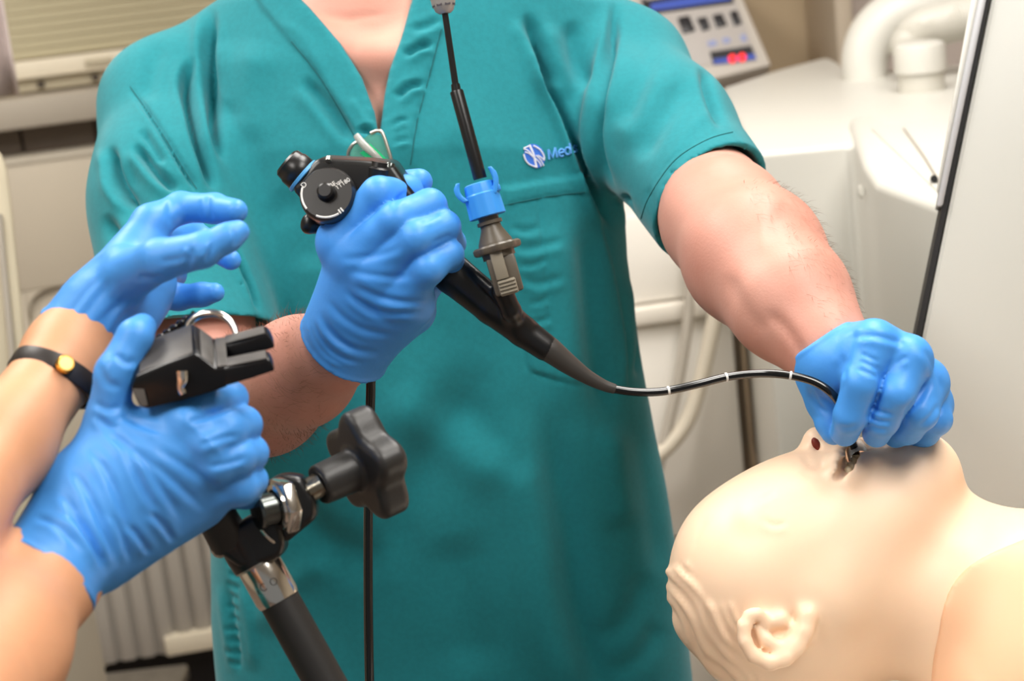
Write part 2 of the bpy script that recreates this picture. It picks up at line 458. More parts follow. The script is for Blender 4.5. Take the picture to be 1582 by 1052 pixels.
# ------------------------------------------------------------------ gloved hands
def px_r(r, d): return r * d / F
def hand(name, parent, box, palm, fingers, cuff, creases, h=0.0014, kp=0.012, extra=None, cuffhole=None, rim=0.0022, wr=0.0004, seed=1, palmell=(), knuckles=(), kf=0.007):
    """palm: list of ((px,py,d),(px,py,d),rpx,rpx); fingers: list of ([(px,py,d)...],[rpx...])"""
    allp = [C(*q) for s_ in palm for q in s_[:2]] + [C(*q) for f_ in fingers for q in f_[0]]
    lo = np.min(allp, 0) - 0.045; hi = np.max(allp, 0) + 0.045
    S = SDF(lo, hi, h)
    for a, b, ra, rb in palm: S.cone(C(*a), C(*b), px_r(ra, a[2]), px_r(rb, b[2]), kp)
    for c, ax, r in palmell: S.ell(C(*c), ax, r, 0.01)
    base = S.d.copy()
    for pts, rad in fingers:
        S.chain([C(*q) for q in pts], [px_r(r, q[2]) for r, q in zip(rad, pts)], k=kf, kin=0.0035, base=base)
    for q, r, k in knuckles: S.cone(C(*q), C(*q) + 1e-4, px_r(r, q[2]), px_r(r, q[2]), k)
    if extra: extra(S)
    p, n, r0, armdir = cuff          # cut point, outward normal, inner radius px
    n = np.asarray(n, float) / np.linalg.norm(n); pc = C(*p)
    t = (S.ax[0][:, None, None] - pc[0]) * n[0] + (S.ax[1][None, :, None] - pc[1]) * n[1] + (S.ax[2][None, None, :] - pc[2]) * n[2]
    S.d = S.d - (0.0011 * np.exp(-((t + .0012) / .0016) ** 2)).astype(np.float32)      # the rolled bead
    S.plane(pc, n, 0.0010)
    if r0:
        ad = np.asarray(armdir, float); ad = ad / np.linalg.norm(ad); hc = C(*(cuffhole or p))
        S.cone(hc - ad * .012, hc + ad * .03, px_r(r0, p[2]) * 0.92, px_r(r0, p[2]) * 1.04, 0.001, cut=True)
    V, Q = S.mesh(1)
    N = normals(V, Q)
    V = V + N * (noise3(V, 28, seed, 2) * wr + 0.25 * wr * noise3(V, 90, seed + 5, 1))[:, None]
    V = fold(V, N, creases)
    V = relax(V, Q, 0.35)
    g = cam_mesh(name, V, Q, M_glove, parent)
    # rolled rim of the cuff
    n = np.asarray(n, float) / np.linalg.norm(n)
    dd = (V - C(*p)) @ n
    return g, V, Q

def build_hand_A(parent):      # the man's right hand around the endoscope
    W = (520, 540, 1.315)
    palm = [((522, 540, 1.320), (548, 402, 1.283), 59, 43), ((525, 545, 1.320), (578, 424, 1.280), 60, 46),
            ((540, 540, 1.320), (608, 448, 1.280), 54, 44), ((552, 535, 1.322), (634, 470, 1.284), 48, 38),
            ((520, 545, 1.32), (560, 430, 1.30), 52, 50), ((540, 500, 1.31), (640, 480, 1.31), 50, 34)]
    fingers = [([(528, 366, 1.278), (585, 300, 1.262), (628, 296, 1.286), (622, 322, 1.318), (585, 340, 1.33)], [33, 27, 25, 22, 19]),
               ([(552, 392, 1.273), (612, 340, 1.252), (664, 318, 1.266), (676, 340, 1.305), (640, 372, 1.325)], [35, 28, 26, 23, 19]),
               ([(584, 420, 1.270), (642, 368, 1.248), (686, 350, 1.262), (696, 375, 1.303), (660, 405, 1.322)], [35, 28, 25, 23, 19]),
               ([(622, 452, 1.273), (662, 414, 1.252), (694, 392, 1.262), (700, 414, 1.30), (668, 438, 1.318)], [33, 26, 22, 20, 17]),
               ([(540, 400, 1.34), (566, 330, 1.345), (610, 290, 1.325), (648, 281, 1.302)], [30, 27, 25, 21])]
    cz = np.array([-0.36, -0.44, 0.38])
    cr = [([(606, 322), (616, 306), (630, 296)], 3.5, .0008, .0004), ([(650, 345), (664, 338), (680, 330)], 3.5, .0006, .0003), ([(668, 376), (684, 368), (700, 362)], 3.5, .0006, .0003),
        ([(522, 400), (560, 398), (600, 390), (625, 378)], 5, .0006, .0005), ([(535, 418), (570, 424), (610, 428), (640, 424)], 5, .0007, .0005),
        ([(545, 440), (580, 456), (620, 466), (665, 466)], 5, .0013, .0009), ([(532, 446), (560, 470), (600, 484), (655, 480)], 5, .0014, .0010), ([(560, 470), (600, 496), (640, 500)], 6, .0009, .0007),
        ([(506, 462), (530, 490), (565, 510), (612, 515)], 5, .0009, .0007), ([(492, 480), (512, 512), (545, 538), (590, 545)], 5, .0011, .0008), ([(483, 490), (496, 522), (520, 548), (560, 560)], 4, .0009, .0006),
        ([(500, 500), (520, 524), (552, 542)], 4, .0008, .0006), ([(478, 492), (486, 522), (505, 548), (535, 566)], 3, .0007, .0004)]
    g, V, Q = hand('glove', parent, None, palm, fingers, ((522, 525, 1.322), cz, 0, None), cr, wr=.0003, seed=3,
                   knuckles=[((522, 374, 1.280), 26, .014)], kf=.015)
    return g

def build_hand_B(parent):      # the woman's left hand, open and half curled
    palm = [((118, 520, 1.125), (232, 345, 1.165), 52, 26), ((120, 520, 1.125), (238, 385, 1.185), 52, 28), ((128, 525, 1.13), (236, 415, 1.19), 50, 28),
            ((135, 530, 1.13), (228, 448, 1.185), 46, 26), ((118, 515, 1.12), (190, 420, 1.125), 50, 42), ((150, 470, 1.13), (225, 400, 1.16), 48, 36),
            ((165, 490, 1.13), (245, 440, 1.16), 44, 26), ((185, 520, 1.14), (232, 470, 1.165), 40, 26)]
    fingers = [([(232, 345, 1.165), (279, 321, 1.18), (332, 322, 1.17), (364, 326, 1.155)], [28, 24, 23, 19]),
               ([(200, 425, 1.115), (246, 402, 1.095), (312, 386, 1.085), (352, 367, 1.086), (368, 358, 1.088)], [40, 33, 27, 22, 18]),
               ([(238, 378, 1.188), (288, 356, 1.232), (322, 378, 1.232), (357, 402, 1.200)], [27, 24, 21, 16]),
               ([(236, 415, 1.19), (268, 424, 1.235), (262, 428, 1.265), (240, 430, 1.25)], [25, 19, 17, 15]),
               ([(226, 452, 1.185), (276, 459, 1.19), (312, 455, 1.185), (332, 452, 1.18)], [26, 20, 18, 15])]
    n = np.array([-0.52, -0.62, 0.1])
    cr = [([(322, 300), (322, 320), (328, 342)], 4, .0010, .0006), ([(297, 382), (294, 398), (289, 412)], 4, .0013, .0010), ([(328, 375), (324, 390), (318, 405)], 4, .0012, .0009),
          ([(358, 352), (364, 366), (362, 380)], 3, .0008, .0004), ([(212, 425), (230, 430), (255, 428)], 5, .0012, .0006), ([(245, 405), (275, 400), (295, 395)], 4, .0008, .0004),
          ([(150, 520), (175, 480), (200, 455)], 5, .0012, .0008), ([(162, 532), (190, 490), (215, 465)], 5, .0010, .0008), ([(120, 500), (150, 460), (175, 430)], 6, .0010, .0007),
          ([(105, 490), (135, 450), (160, 425)], 5, .0008, .0006), ([(175, 525), (200, 500), (225, 480)], 5, .0012, .0008), ([(130, 520), (160, 490), (180, 468)], 4, .0008, .0006), ([(265, 300), (262, 330), (268, 352)], 5, .0008, .0004)]
    g, V, Q = hand('glove', parent, None, palm, fingers, ((110, 522, 1.118), n, 0, None), cr, wr=.0004, seed=5)
    return g

def build_hand_C(parent):      # the woman's right hand closed on the bracket
    palm = [((118, 830, 1.052), (262, 640, 1.075), 70, 36), ((130, 835, 1.055), (296, 672, 1.07), 66, 38), ((140, 840, 1.06), (320, 718, 1.075), 62, 38),
            ((150, 850, 1.065), (322, 762, 1.085), 56, 38), ((110, 822, 1.055), (172, 668, 1.068), 62, 42), ((130, 760, 1.06), (262, 700, 1.075), 66, 60), ((150, 850, 1.07), (300, 770, 1.10), 54, 50),
            ((66, 896, 1.030), (122, 815, 1.052), 90, 70)]
    fingers = [([(268, 640, 1.072), (326, 628, 1.072), (356, 617, 1.095), (352, 640, 1.13), (310, 655, 1.145)], [36, 29, 26, 24, 20]),
               ([(300, 672, 1.068), (352, 664, 1.068), (376, 656, 1.088), (372, 676, 1.125), (330, 690, 1.145)], [38, 31, 28, 25, 21]),
               ([(320, 712, 1.072), (366, 706, 1.07), (386, 700, 1.09), (380, 720, 1.125), (335, 730, 1.145)], [38, 30, 27, 24, 21]),
               ([(322, 756, 1.082), (370, 752, 1.078), (388, 742, 1.095), (380, 764, 1.128), (338, 770, 1.14)], [37, 29, 25, 22, 19]),
               ([(162, 720, 1.07), (168, 640, 1.066), (177, 575, 1.062), (208, 520, 1.068), (220, 506, 1.075)], [46, 33, 30, 27, 22])]
    n = np.array([-0.57, -0.80, -0.55])
    cr = [([(186, 640), (215, 655), (250, 668)], 5, .0012, .0009), ([(150, 655), (190, 690), (225, 760), (250, 800)], 6, .0013, .0010), ([(135, 690), (165, 730), (190, 790), (205, 840)], 6, .0013, .0010),
          ([(165, 660), (215, 705), (260, 770), (285, 810)], 6, .0012, .0009), ([(110, 720), (140, 770), (165, 830), (180, 870)], 6, .0015, .0012), ([(95, 760), (120, 800), (145, 840), (158, 880)], 6, .0018, .0012),
          ([(205, 690), (270, 745), (320, 790)], 6, .0010, .0008), ([(240, 690), (300, 730), (350, 765)], 6, .0009, .0007), ([(150, 640), (162, 655), (185, 664)], 5, .0014, .0010), ([(146, 620), (165, 632), (190, 628)], 5, .0012, .0008),
          ([(290, 652), (320, 645), (352, 634)], 4, .0012, .0008), ([(306, 690), (340, 678), (370, 672)], 4, .0010, .0007), ([(320, 722), (352, 716), (384, 706)], 4, .0010, .0007), ([(310, 640), (335, 636), (362, 628)], 4, .0009, .0006),
          ([(176, 545), (195, 560), (212, 556)], 5, .0012, .0007), ([(150, 560), (165, 590), (190, 600)], 6, .0009, .0006), ([(230, 790), (255, 815), (270, 840)], 5, .0016, .0011), ([(200, 810), (222, 840), (232, 858)], 5, .0016, .0011),
          ([(172, 790), (192, 835), (200, 870)], 5, .0015, .0010), ([(50, 800), (85, 810), (120, 845)], 5, .0012, .0008), ([(90, 790), (120, 808), (150, 850), (165, 890)], 5, .0014, .0009), ([(275, 640), (330, 690), (345, 715)], 5, -.0008, 0)]
    g, V, Q = hand('glove', parent, None, palm, fingers, ((64, 892, 1.036), n, 73, np.array([-0.62, -0.62, -0.30])), cr, h=0.0014, wr=.0005, seed=9, cuffhole=(78, 888, 1.038),
                   knuckles=[((286, 650, 1.058), 20, .010), ((322, 690, 1.056), 20, .010), ((336, 726, 1.06), 18, .010)])
    return g

def build_hand_D(parent):      # the man's left hand guiding the tube at the mouth
    palm = [((1290, 560, 1.325), (1352, 530, 1.30), 50, 36), ((1290, 560, 1.325), (1402, 552, 1.305), 50, 36), ((1292, 565, 1.33), (1428, 588, 1.325), 50, 36),
            ((1292, 570, 1.335), (1436, 625, 1.345), 48, 34), ((1285, 565, 1.340), (1290, 610, 1.338), 50, 36), ((1350, 545, 1.32), (1410, 600, 1.34), 44, 40)]
    fingers = [([(1348, 535, 1.297), (1330, 592, 1.288), (1314, 642, 1.296), (1305, 668, 1.312)], [34, 29, 26, 22]),
               ([(1404, 562, 1.298), (1386, 608, 1.288), (1364, 648, 1.300), (1354, 670, 1.314)], [34, 28, 26, 22]),
               ([(1430, 596, 1.315), (1422, 638, 1.302), (1402, 662, 1.322), (1384, 672, 1.336)], [34, 27, 24, 20]),
               ([(1438, 628, 1.335), (1446, 648, 1.322), (1430, 668, 1.34), (1408, 676, 1.35)], [32, 24, 21, 18]),
               ([(1277, 588, 1.338), (1280, 622, 1.335), (1284, 652, 1.328), (1288, 668, 1.325)], [40, 31, 24, 20])]
    n = np.array([-0.55, 0.80, 0.10])
    cr = [([(1352, 560), (1362, 590), (1352, 625), (1338, 650)], 5, .0014, .0005), ([(1316, 522), (1345, 518), (1380, 526), (1402, 534)], 5, .0012, .0009), ([(1322, 508), (1312, 540), (1306, 570)], 6, .0016, .0008),
          ([(1328, 545), (1342, 552), (1360, 560)], 3.5, .0008, .0005), ([(1326, 556), (1344, 564), (1362, 572)], 3.5, .0008, .0005), ([(1322, 568), (1340, 576), (1358, 584)], 3.5, .0007, .0004),
          ([(1342, 628), (1362, 636), (1382, 642)], 4, .0012, .0008), ([(1340, 640), (1358, 650), (1378, 650)], 4, .0012, .0008), ([(1342, 655), (1358, 662), (1372, 662)], 4, .0010, .0006), ([(1296, 658), (1310, 662), (1326, 656)], 4, .0008, .0005),
          ([(1394, 640), (1418, 618), (1434, 590)], 5, .0014, .0006), ([(1420, 662), (1440, 642), (1452, 622)], 5, .0014, .0006), ([(1425, 535), (1440, 560), (1452, 590), (1456, 612)], 5, .0012, .0009), ([(1385, 565), (1392, 556), (1404, 552)], 4, .0008, .0005),
          ([(1248, 595), (1262, 622), (1280, 640)], 4, .0010, .0007), ([(1256, 585), (1272, 612), (1292, 630)], 4, .0008, .0006), ([(1300, 545), (1304, 580), (1300, 610)], 5, .0010, .0004)]
    g, V, Q = hand('glove', parent, None, palm, fingers, ((1262, 526, 1.335), n, 0, None), cr, h=0.0013, wr=.0003, seed=13,
                   knuckles=[((1408, 548, 1.292), 18, .012)], kf=.010)
    return g
# ------------------------------------------------------------------ the man in scrubs
ZC = 1.735
TOR = np.array([  # py, left px, right px, half depth, depth of the middle
    (-60, 420, 860, .085, 1.750), (20, 345, 955, .105, 1.745), (120, 312, 962, .117, 1.740), (250, 322, 958, .130, 1.735), (400, 330, 966, .134, 1.742),
    (600, 336, 997, .133, 1.762), (800, 328, 1036, .131, 1.788), (950, 330, 1057, .130, 1.806), (1100, 343, 1076, .130, 1.824), (1250, 350, 1082, .130, 1.840)], float)[::-1]
TY = (CY - TOR[:, 0]) / F * TOR[:, 4]
def torso_d(X, Y, Z, off=0.0, npow=2.35):
    zc = np.interp(Y, TY, TOR[:, 4])
    L = (np.interp(Y, TY, TOR[:, 1]) - CX) / F * zc; R = (np.interp(Y, TY, TOR[:, 2]) - CX) / F * zc
    a = (R - L) / 2 + off; cx = (R + L) / 2; b = np.interp(Y, TY, TOR[:, 3]) + off
    zc, a, b, cx = [q.astype(np.float32) for q in (zc, a, b, cx)]
    q = ((np.abs(X - cx) / a) ** npow + (np.abs(Z - zc) / b) ** npow) ** (1 / npow) + 1e-6
    g = np.sqrt(((X - cx) / a ** 2) ** 2 + ((Z - zc) / b ** 2) ** 2) / q + 1e-6
    return ((q - 1) / np.maximum(g, 1 / (max(0.25, 0.1) * 1.4))).astype(np.float32)
SH_R = (262, 168, 1.735); SH_L = (958, 114, 1.735)       # shoulders
EL_R = (322, 636, 1.545); EL_L = (1118, 338, 1.49)
NECK = [(V_) for V_ in ()]
V_POLY = [(300, -260), (452, -12), (476, 12), (502, 38), (525, 67), (545, 96), (558, 122), (569, 148), (577, 174), (581, 200), (586, 216), (591, 200), (595, 150), (603, 111), (612, 84), (621, 60), (638, 2), (660, -80), (800, -260)]

def man():
    root = empty('person', P(700, 1300, 1.74) * np.array([1, 1, 0]), 'man in teal scrubs and blue gloves holding the black endoscope', 'person')
    # --- body: one continuous surface
    lo = np.array([-0.42, -0.10, 1.24]); hi = np.array([0.36, 0.72, 1.92]); h = 0.0036
    S = SDF(lo, hi, h)
    sl, X, Y, Z = S.win(lo, hi)
    S.d = torso_d(X, Y, Z, -0.019)
    S.plane(C(600, -20, 1.735), (0, 1, 0), .02); S.plane(C(600, 560, 1.735), (0, -1, 0), .01)
    S.cone(C(560, 20, 1.77), C(262, 176, 1.735), .046, .040, .03); S.cone(C(612, 0, 1.77), C(958, 126, 1.735), .046, .038, .03)
    S.cone(C(585, 60, 1.745), C(572, -150, 1.735), .066, .060, .035)                       # neck
    S.cone(C(470, 60, 1.655), C(560, 90, 1.64), .014, .010, .03); S.cone(C(690, 40, 1.655), C(610, 90, 1.64), .014, .010, .03)  # collar bones
    hc = C(575, -345, 1.715)                                                               # head
    S.ell(hc + [0, .035, .012], None, (.077, .092, .098), .01); S.ell(hc + [0, -.045, -.02], None, (.060, .085, .072), .03)
    S.cone(hc + [0, -.02, -.095], hc + [0, -.045, -.108], .010, .014, .012)                # nose
    S.cone(hc + [-.035, .012, -.082], hc + [.035, .012, -.082], .010, .010, .012)
    for sx in (-1, 1):
        S.ell(hc + [sx * .031, -.002, -.086], None, (.015, .010, .008), .003, cut=True); S.ell(hc + [sx * .031, -.002, -.080], None, (.012, .010, .010), .002)
        S.ell(hc + [sx * .078, -.015, .015], None, (.008, .030, .018), .004)
    S.cone(hc + [-.022, -.082, -.088], hc + [.022, -.082, -.088], .0035, .0035, .003, cut=True)
    S.cone(hc + [-.02, -.090, -.083], hc + [.02, -.090, -.083], .006, .006, .004)
    # right arm (seen on the left)
    S.chain([C(*SH_R), C(300, 420, 1.63), C(*EL_R)], [.042, .048, .045], k=.02, kin=.02)
    S.chain([C(*EL_R), C(405, 608, 1.435), C(466, 572, 1.365), C(512, 540, 1.325), C(545, 500, 1.315)], [.044, .0445, .037, .0265, .021], k=.02, kin=.02)
    # left arm
    S.chain([C(*SH_L), C(1056, 262, 1.60), C(1098, 314, 1.548), C(*EL_L)], [.038, .039, .0435, .0455], k=.02, kin=.02)
    S.chain([C(*EL_L), C(1166, 398, 1.43), C(1222, 466, 1.375), C(1282, 540, 1.340), C(1310, 555, 1.335)], [.047, .0495, .041, .0260, .020], k=.02, kin=.025)
    V, Q = S.mesh(2); N = normals(V, Q)
    V = V + N * (noise3(V, 9, 3, 2) * .0010)[:, None]
    V = fold(V, N, [([(470, 8), (520, 28), (560, 30)], 6, .0015), ([(1180, 480), (1215, 510), (1245, 560)], 9, .0022), ([(1120, 420), (1150, 480), (1190, 520)], 14, .0018),
                    ([(1205, 300), (1180, 340), (1170, 400)], 14, -.0016), ([(500, 16), (540, 26), (600, 20)], 7, .0016)])
    body = cam_mesh('body', V, Q, M_skin, root)
    # --- arm hair: fine strands standing off the forearms
    px, py = proj(V)
    z = V[:, 2]
    def hairs(mask, along, n, ln, spread=.5):
        ii = np.flatnonzero(mask); ii = rng.choice(ii, min(n, len(ii)), replace=False)
        VV = []; FF = []
        for i in ii:
            p = V[i]; nn = N[i]; t = along - nn * np.dot(along, nn); t /= np.linalg.norm(t) + 1e-9
            sd = np.cross(nn, t); l = ln * rng.uniform(.5, 1.3)
            dr = t * rng.uniform(.5, 1) + nn * rng.uniform(.25, .8) + sd * rng.uniform(-spread, spread); dr /= np.linalg.norm(dr)
            mid = p + dr * l * .5; tip = p + dr * l - nn * l * .15 + t * l * .12
            wv = np.cross(dr, nn); wv = wv / (np.linalg.norm(wv) + 1e-9) * 0.00010
            o = len(VV); VV += [p - wv, p + wv, mid + wv * .8, mid - wv * .8, tip, tip + wv * .3]
            FF += [(o, o + 1, o + 2, o + 3), (o + 3, o + 2, o + 5, o + 4)]
        return VV, FF
    mR = (px > 330) & (px < 500) & (py > 480) & (py < 740) & (z < 1.53) & (N[:, 2] < .5)
    mL = (px > 1130) & (px < 1330) & (py > 280) & (py < 560) & (z < 1.49) & (N[:, 2] < .6)
    a1 = C(512, 540, 1.322) - C(*EL_R); a1 /= np.linalg.norm(a1); a2 = C(1284, 545, 1.325) - C(*EL_L); a2 /= np.linalg.norm(a2)
    v1, f1 = hairs(mR, a1 + np.array([0, -.5, 0]), 1500, .012); v2, f2 = hairs(mL & (N[:, 0] > -.15), a2 + np.array([.3, 0, 0]), 700, .0105)
    FF = f1 + [tuple(q + len(v1) for q in f) for f in f2]
    hr = cam_mesh('arm_hair', np.array(v1 + v2), np.array(FF), M_hair, root); tag(hr, kind='stuff')
    # --- head hair
    H = SDF(hc - .13, hc + .15, .005)
    H.ell(hc + [0, .042, .018], None, (.083, .095, .102)); H.plane(hc + [0, -.02, 0], (0, -.75, -.66), .01); 
    V2, Q2 = H.mesh(2); V2 = V2 + normals(V2, Q2) * (noise3(V2, 60, 8, 2) * .0012)[:, None]
    cam_mesh('hair', V2, Q2, M_hairh, root)
    # --- scrub top
    h = 0.0027
    lo = np.array([-0.42, -0.46, 1.40]); hi = np.array([0.30, 0.36, 1.99])
    S = SDF(lo, hi, h); sl, X, Y, Z = S.win(lo, hi)
    S.d = torso_d(X, Y, Z, 0.0)
    S.plane(C(600, -30, 1.735), (0, 1, 0), .03)
    S.cone(C(545, 0, 1.77), C(*SH_R), .055, .062, .03); S.cone(C(625, -35, 1.77), C(*SH_L), .055, .060, .03)
    # sleeves: own shells, hollow at the hem, then joined to the body of the top
    def sleeve(pts, rad, hem_p, hem_n, inner, join):
        T = SDF(lo, hi, h); T.chain([C(*q) for q in pts], rad, k=0, kin=.03)
        T.plane(C(*hem_p), hem_n, .0008)
        T.cone(C(*inner[0]), C(*inner[1]), inner[2], inner[3], .001, cut=True)
        S.d = smin(S.d, T.d, join)
    sleeve([SH_R, (272, 300, 1.675), (296, 560, 1.59)], [.062, .071, .077], (300, 520, 1.60), (.12, -.97, -.2), ((298, 500, 1.605), (306, 590, 1.585), .066, .071), .022)
    sleeve([SH_L, (1020, 205, 1.640), (1125, 345, 1.525)], [.060, .0585, .0565], (1098, 312, 1.550), (.50, -.55, -.60), ((1078, 284, 1.573), (1140, 362, 1.50), .0485, .0515), .022)
    # the V of the neck
    pxg = CX + F * X / Z; pyg = CY - F * Y / Z
    msk = (pyg < 300) & (pyg > -300) & (Z < 1.70)
    full = np.broadcast_to(msk, S.d.shape)
    ii = np.flatnonzero(full.ravel())
    gx = np.broadcast_to(pxg, S.d.shape).ravel()[ii]; gy = np.broadcast_to(pyg, S.d.shape).ravel()[ii]; gz = np.broadcast_to(Z, S.d.shape).ravel()[ii]
    near = (gx > 300) & (gx < 800); ii = ii[near]; gx = gx[near]; gy = gy[near]; gz = gz[near]
    sd = sd_poly(gx, gy, V_POLY) * gz / F
    fl = S.d.ravel(); fl[ii] = np.maximum(fl[ii], -sd); S.d = fl.reshape(S.d.shape)
    S.plane(C(600, 1235, 1.82), (0, -1, 0), .002)
    V, Q = S.mesh(1); N = normals(V, Q); px, py = proj(V)
    fr = sstep((-N[:, 2] - .1) * 4) * (V[:, 2] < 1.76)
    D = noise3(V * [1, .55, 1], 5.5, 21, 2) * .0028 * sstep((py - 60) / 300) + noise3(V * [1.2, .8, 1], 13, 22, 2) * .0011
    hemd = np.minimum(dist_poly(px, py, [(1170, 215), (1085, 245), (1040, 290), (1000, 370)])[0], dist_poly(px, py, [(120, 470), (300, 500), (420, 515)])[0] + (px > 440) * 200)
    ATT = .12 + .88 * sstep((hemd - 18) / 60)
    # collar bands
    bandL = [(380, -30), (452, -12), (476, 12), (525, 67), (558, 122), (577, 174), (583, 212), (588, 236), (562, 240), (546, 208), (495, 121), (450, 64), (408, 14)]
    bandR = [(652, -60), (638, 2), (621, 60), (603, 111), (595, 150), (590, 205), (588, 250), (600, 300), (628, 300), (634, 255), (645, 186), (663, 119), (682, 45), (700, -60)]
    near = (px > 330) & (px < 740) & (py < 330); idx = np.flatnonzero(near & (fr > 0))
    for bd_, hgt in ((bandL, .0030), (bandR, .0024)):
        s_ = sd_poly(px[idx], py[idx], bd_); D[idx] += hgt * sstep(.5 - s_ / 7)
    # breast pocket
    pk = [(776, 292), (842, 280), (908, 271), (924, 330), (946, 420), (962, 520), (968, 600), (890, 592), (819, 573), (800, 470), (786, 380)]
    idx = np.flatnonzero((px > 740) & (px < 1000) & (py > 240) & (py < 640) & (fr > 0))
    s_ = sd_poly(px[idx], py[idx], pk); D[idx] += .0022 * sstep(.5 - s_ / 6)
    ht = [(776, 292), (842, 280), (908, 271), (914, 296), (846, 304), (780, 317)]
    s_ = sd_poly(px[idx], py[idx], ht); D[idx] += .0012 * sstep(.5 - s_ / 5)
    V = V + N * (D * np.where(N[:, 2] < .2, 1, .3))[:, None]
    N = normals(V, Q)
    f = []
    f += [([(327, 10), (322, 76), (327, 137), (332, 198), (346, 250)], 10, .0062, .0030), ([(300, 88), (287, 131), (297, 182), (304, 213), (316, 249), (332, 296)], 9, .0070, .0030),
          ([(201, 134), (243, 195), (280, 255), (310, 305)], 4.5, .0030, .0012), ([(208, 222), (243, 268), (275, 296)], 9, .0050, .0025), ([(218, 198), (238, 232), (254, 256)], 7, .0026),
          ([(170, 225), (182, 283), (210, 322)], 9, .0060, .0025), ([(362, 385), (385, 440), (404, 486)], 5, .0045, .002), ([(250, 60), (235, 110), (222, 160)], 14, .003), ([(400, 60), (380, 140), (385, 230)], 26, -.004), ([(345, 60), (352, 120), (356, 180)], 14, -.003),
          ([(190, 250), (215, 330), (255, 400)], 16, .004, .002), ([(165, 330), (190, 390), (220, 450)], 12, .004)]
    # right-hand armhole and sleeve
    f += [([(826, 40), (842, 119), (866, 169), (893, 235), (918, 300), (946, 352)], 7, .0062, .0048, 1), ([(812, 20), (838, 90), (858, 140)], 12, .004, .002),
          ([(952, 0), (943, 91), (930, 151), (921, 205), (930, 258), (950, 300)], 9, .0052, .0035), ([(880, 30), (890, 90), (912, 140)], 14, .0045, .002),
          ([(1010, 60), (990, 130), (960, 200)], 18, .0038, .002), ([(1060, 120), (1020, 190), (985, 250)], 16, .0036, .002), ([(1085, 100), (1100, 160), (1120, 205)], 10, .003, .0015), ([(1105, 175), (1070, 200), (1030, 260)], 12, -.002),
          ([(1130, 200), (1092, 212), (1040, 244), (1000, 300), (985, 335)], 3, .0012), ([(962, 300), (975, 330), (985, 350)], 8, .006, .003), ([(1000, 290), (1010, 320), (1015, 345)], 8, .003)]
    # collar: seams and pulls
    f += [([(450, 64), (495, 121), (546, 208), (556, 232)], 3, .0016), ([(682, 45), (663, 119), (645, 186), (633, 260)], 3, .0016), ([(468, 120), (510, 170), (545, 220)], 12, .003, .0015),
          ([(612, 152), (632, 134), (655, 128)], 6, .0028, .0018), ([(625, 86), (645, 74), (668, 66)], 6, .0028, .0018), ([(604, 196), (618, 186), (630, 184)], 4, .0022, .0012), ([(608, 222), (622, 216), (634, 214)], 4, .0022, .0012), ([(555, 205), (566, 200), (576, 212)], 5, .0035, .0015), ([(635, 46), (660, 40), (680, 28)], 7, .0022, .0012),
          ([(430, 30), (470, 60), (505, 120)], 9, -.0012), ([(540, 150), (560, 180), (574, 200)], 7, -.0015)]
    # pocket stitching and wrinkles
    f += [([(780, 317), (846, 304), (914, 296)], 2.6, .0010), ([(828, 286), (832, 310), (838, 380), (846, 470), (852, 560)], 2.6, .0010), ([(788, 350), (812, 357), (836, 350)], 6, .0011, .0008), ([(792, 380), (818, 384), (872, 370)], 7, .0014, .0009),
          ([(800, 408), (822, 410), (845, 398)], 5, .0011, .0008), ([(806, 428), (830, 438), (868, 426)], 7, .0013, .0008), ([(816, 470), (834, 466), (846, 458)], 5, .0010, .0006), ([(818, 500), (836, 496), (850, 490)], 5, .0014, .001), ([(812, 545), (822, 575), (892, 592), (960, 602)], 3.2, .0016)]
    # broad drapery of the lower front
    f += [([(839, 620), (860, 720), (880, 820), (897, 945), (925, 1040), (940, 1120)], 26, .0085, .0050), ([(905, 330), (915, 450), (925, 560), (935, 650)], 20, .0065, .003), ([(600, 600), (650, 650), (719, 705), (790, 750)], 34, -.0050), ([(700, 620), (760, 670), (820, 740)], 26, .0030),
          ([(940, 650), (946, 730), (960, 820)], 20, -.0055), ([(985, 640), (1005, 760), (1020, 900)], 18, .003, .0012), ([(985, 420), (990, 520), (985, 590)], 10, .004, .002), ([(420, 760), (500, 830), (600, 880)], 30, .006), ([(760, 560), (700, 640), (640, 760), (600, 900)], 34, .006, .003), ([(400, 980), (450, 900), (520, 860)], 20, -.004),
          ([(700, 820), (720, 920), (730, 1050)], 40, .005), ([(1000, 880), (970, 950), (920, 1000)], 18, .0025), ([(1020, 960), (990, 1010), (940, 1050)], 16, .0025), ([(420, 300), (470, 340), (480, 420)], 30, .004), ([(700, 200), (720, 320), (712, 400)], 24, .003), ([(350, 900), (358, 960), (372, 1040)], 7, .0025, .0015), ([(372, 900), (385, 960), (395, 1040)], 12, -.0025)]
    f += [([(348 + (k % 2) * 5, 868 + k * 17), (372, 876 + k * 17)], 4, .0022) for k in range(10)]
    f = [(l[0], l[1] * (.80 if l[1] < 13 else 1.1), l[2] * (2.6 if abs(l[2]) > .0025 and l[1] < 13 else 1.3)) + tuple((x * 1.6 if i == 0 else x) for i, x in enumerate(l[3:])) for l in f]
    V0 = V.copy(); V = fold(V, N, f); V = V0 + (V - V0) * ATT[:, None]
    V = relax(V, Q, .25)
    top = cam_mesh('scrub_top', V, Q, M_scrub, root)
    global SHIRT
    SHIRT = BVHTree.FromPolygons([tuple(v) for v in toW(V)], [tuple(q) for q in Q])
    # seams and embroidery lie on the cloth
    def on(px_, py_, lift=.0006):
        d = ray(px_, py_); d = d / np.linalg.norm(d)
        hit = SHIRT.ray_cast(Vector(CAM), Vector(d))
        if hit[0] is None: return None
        return np.array(hit[0]) - d * lift
    def stitch(pts, r=.0006, lift=.0002):
        q = [on(*p_, lift) for p_ in smooth_line(pts, 5)]; q = [x for x in q if x is not None]
        return q
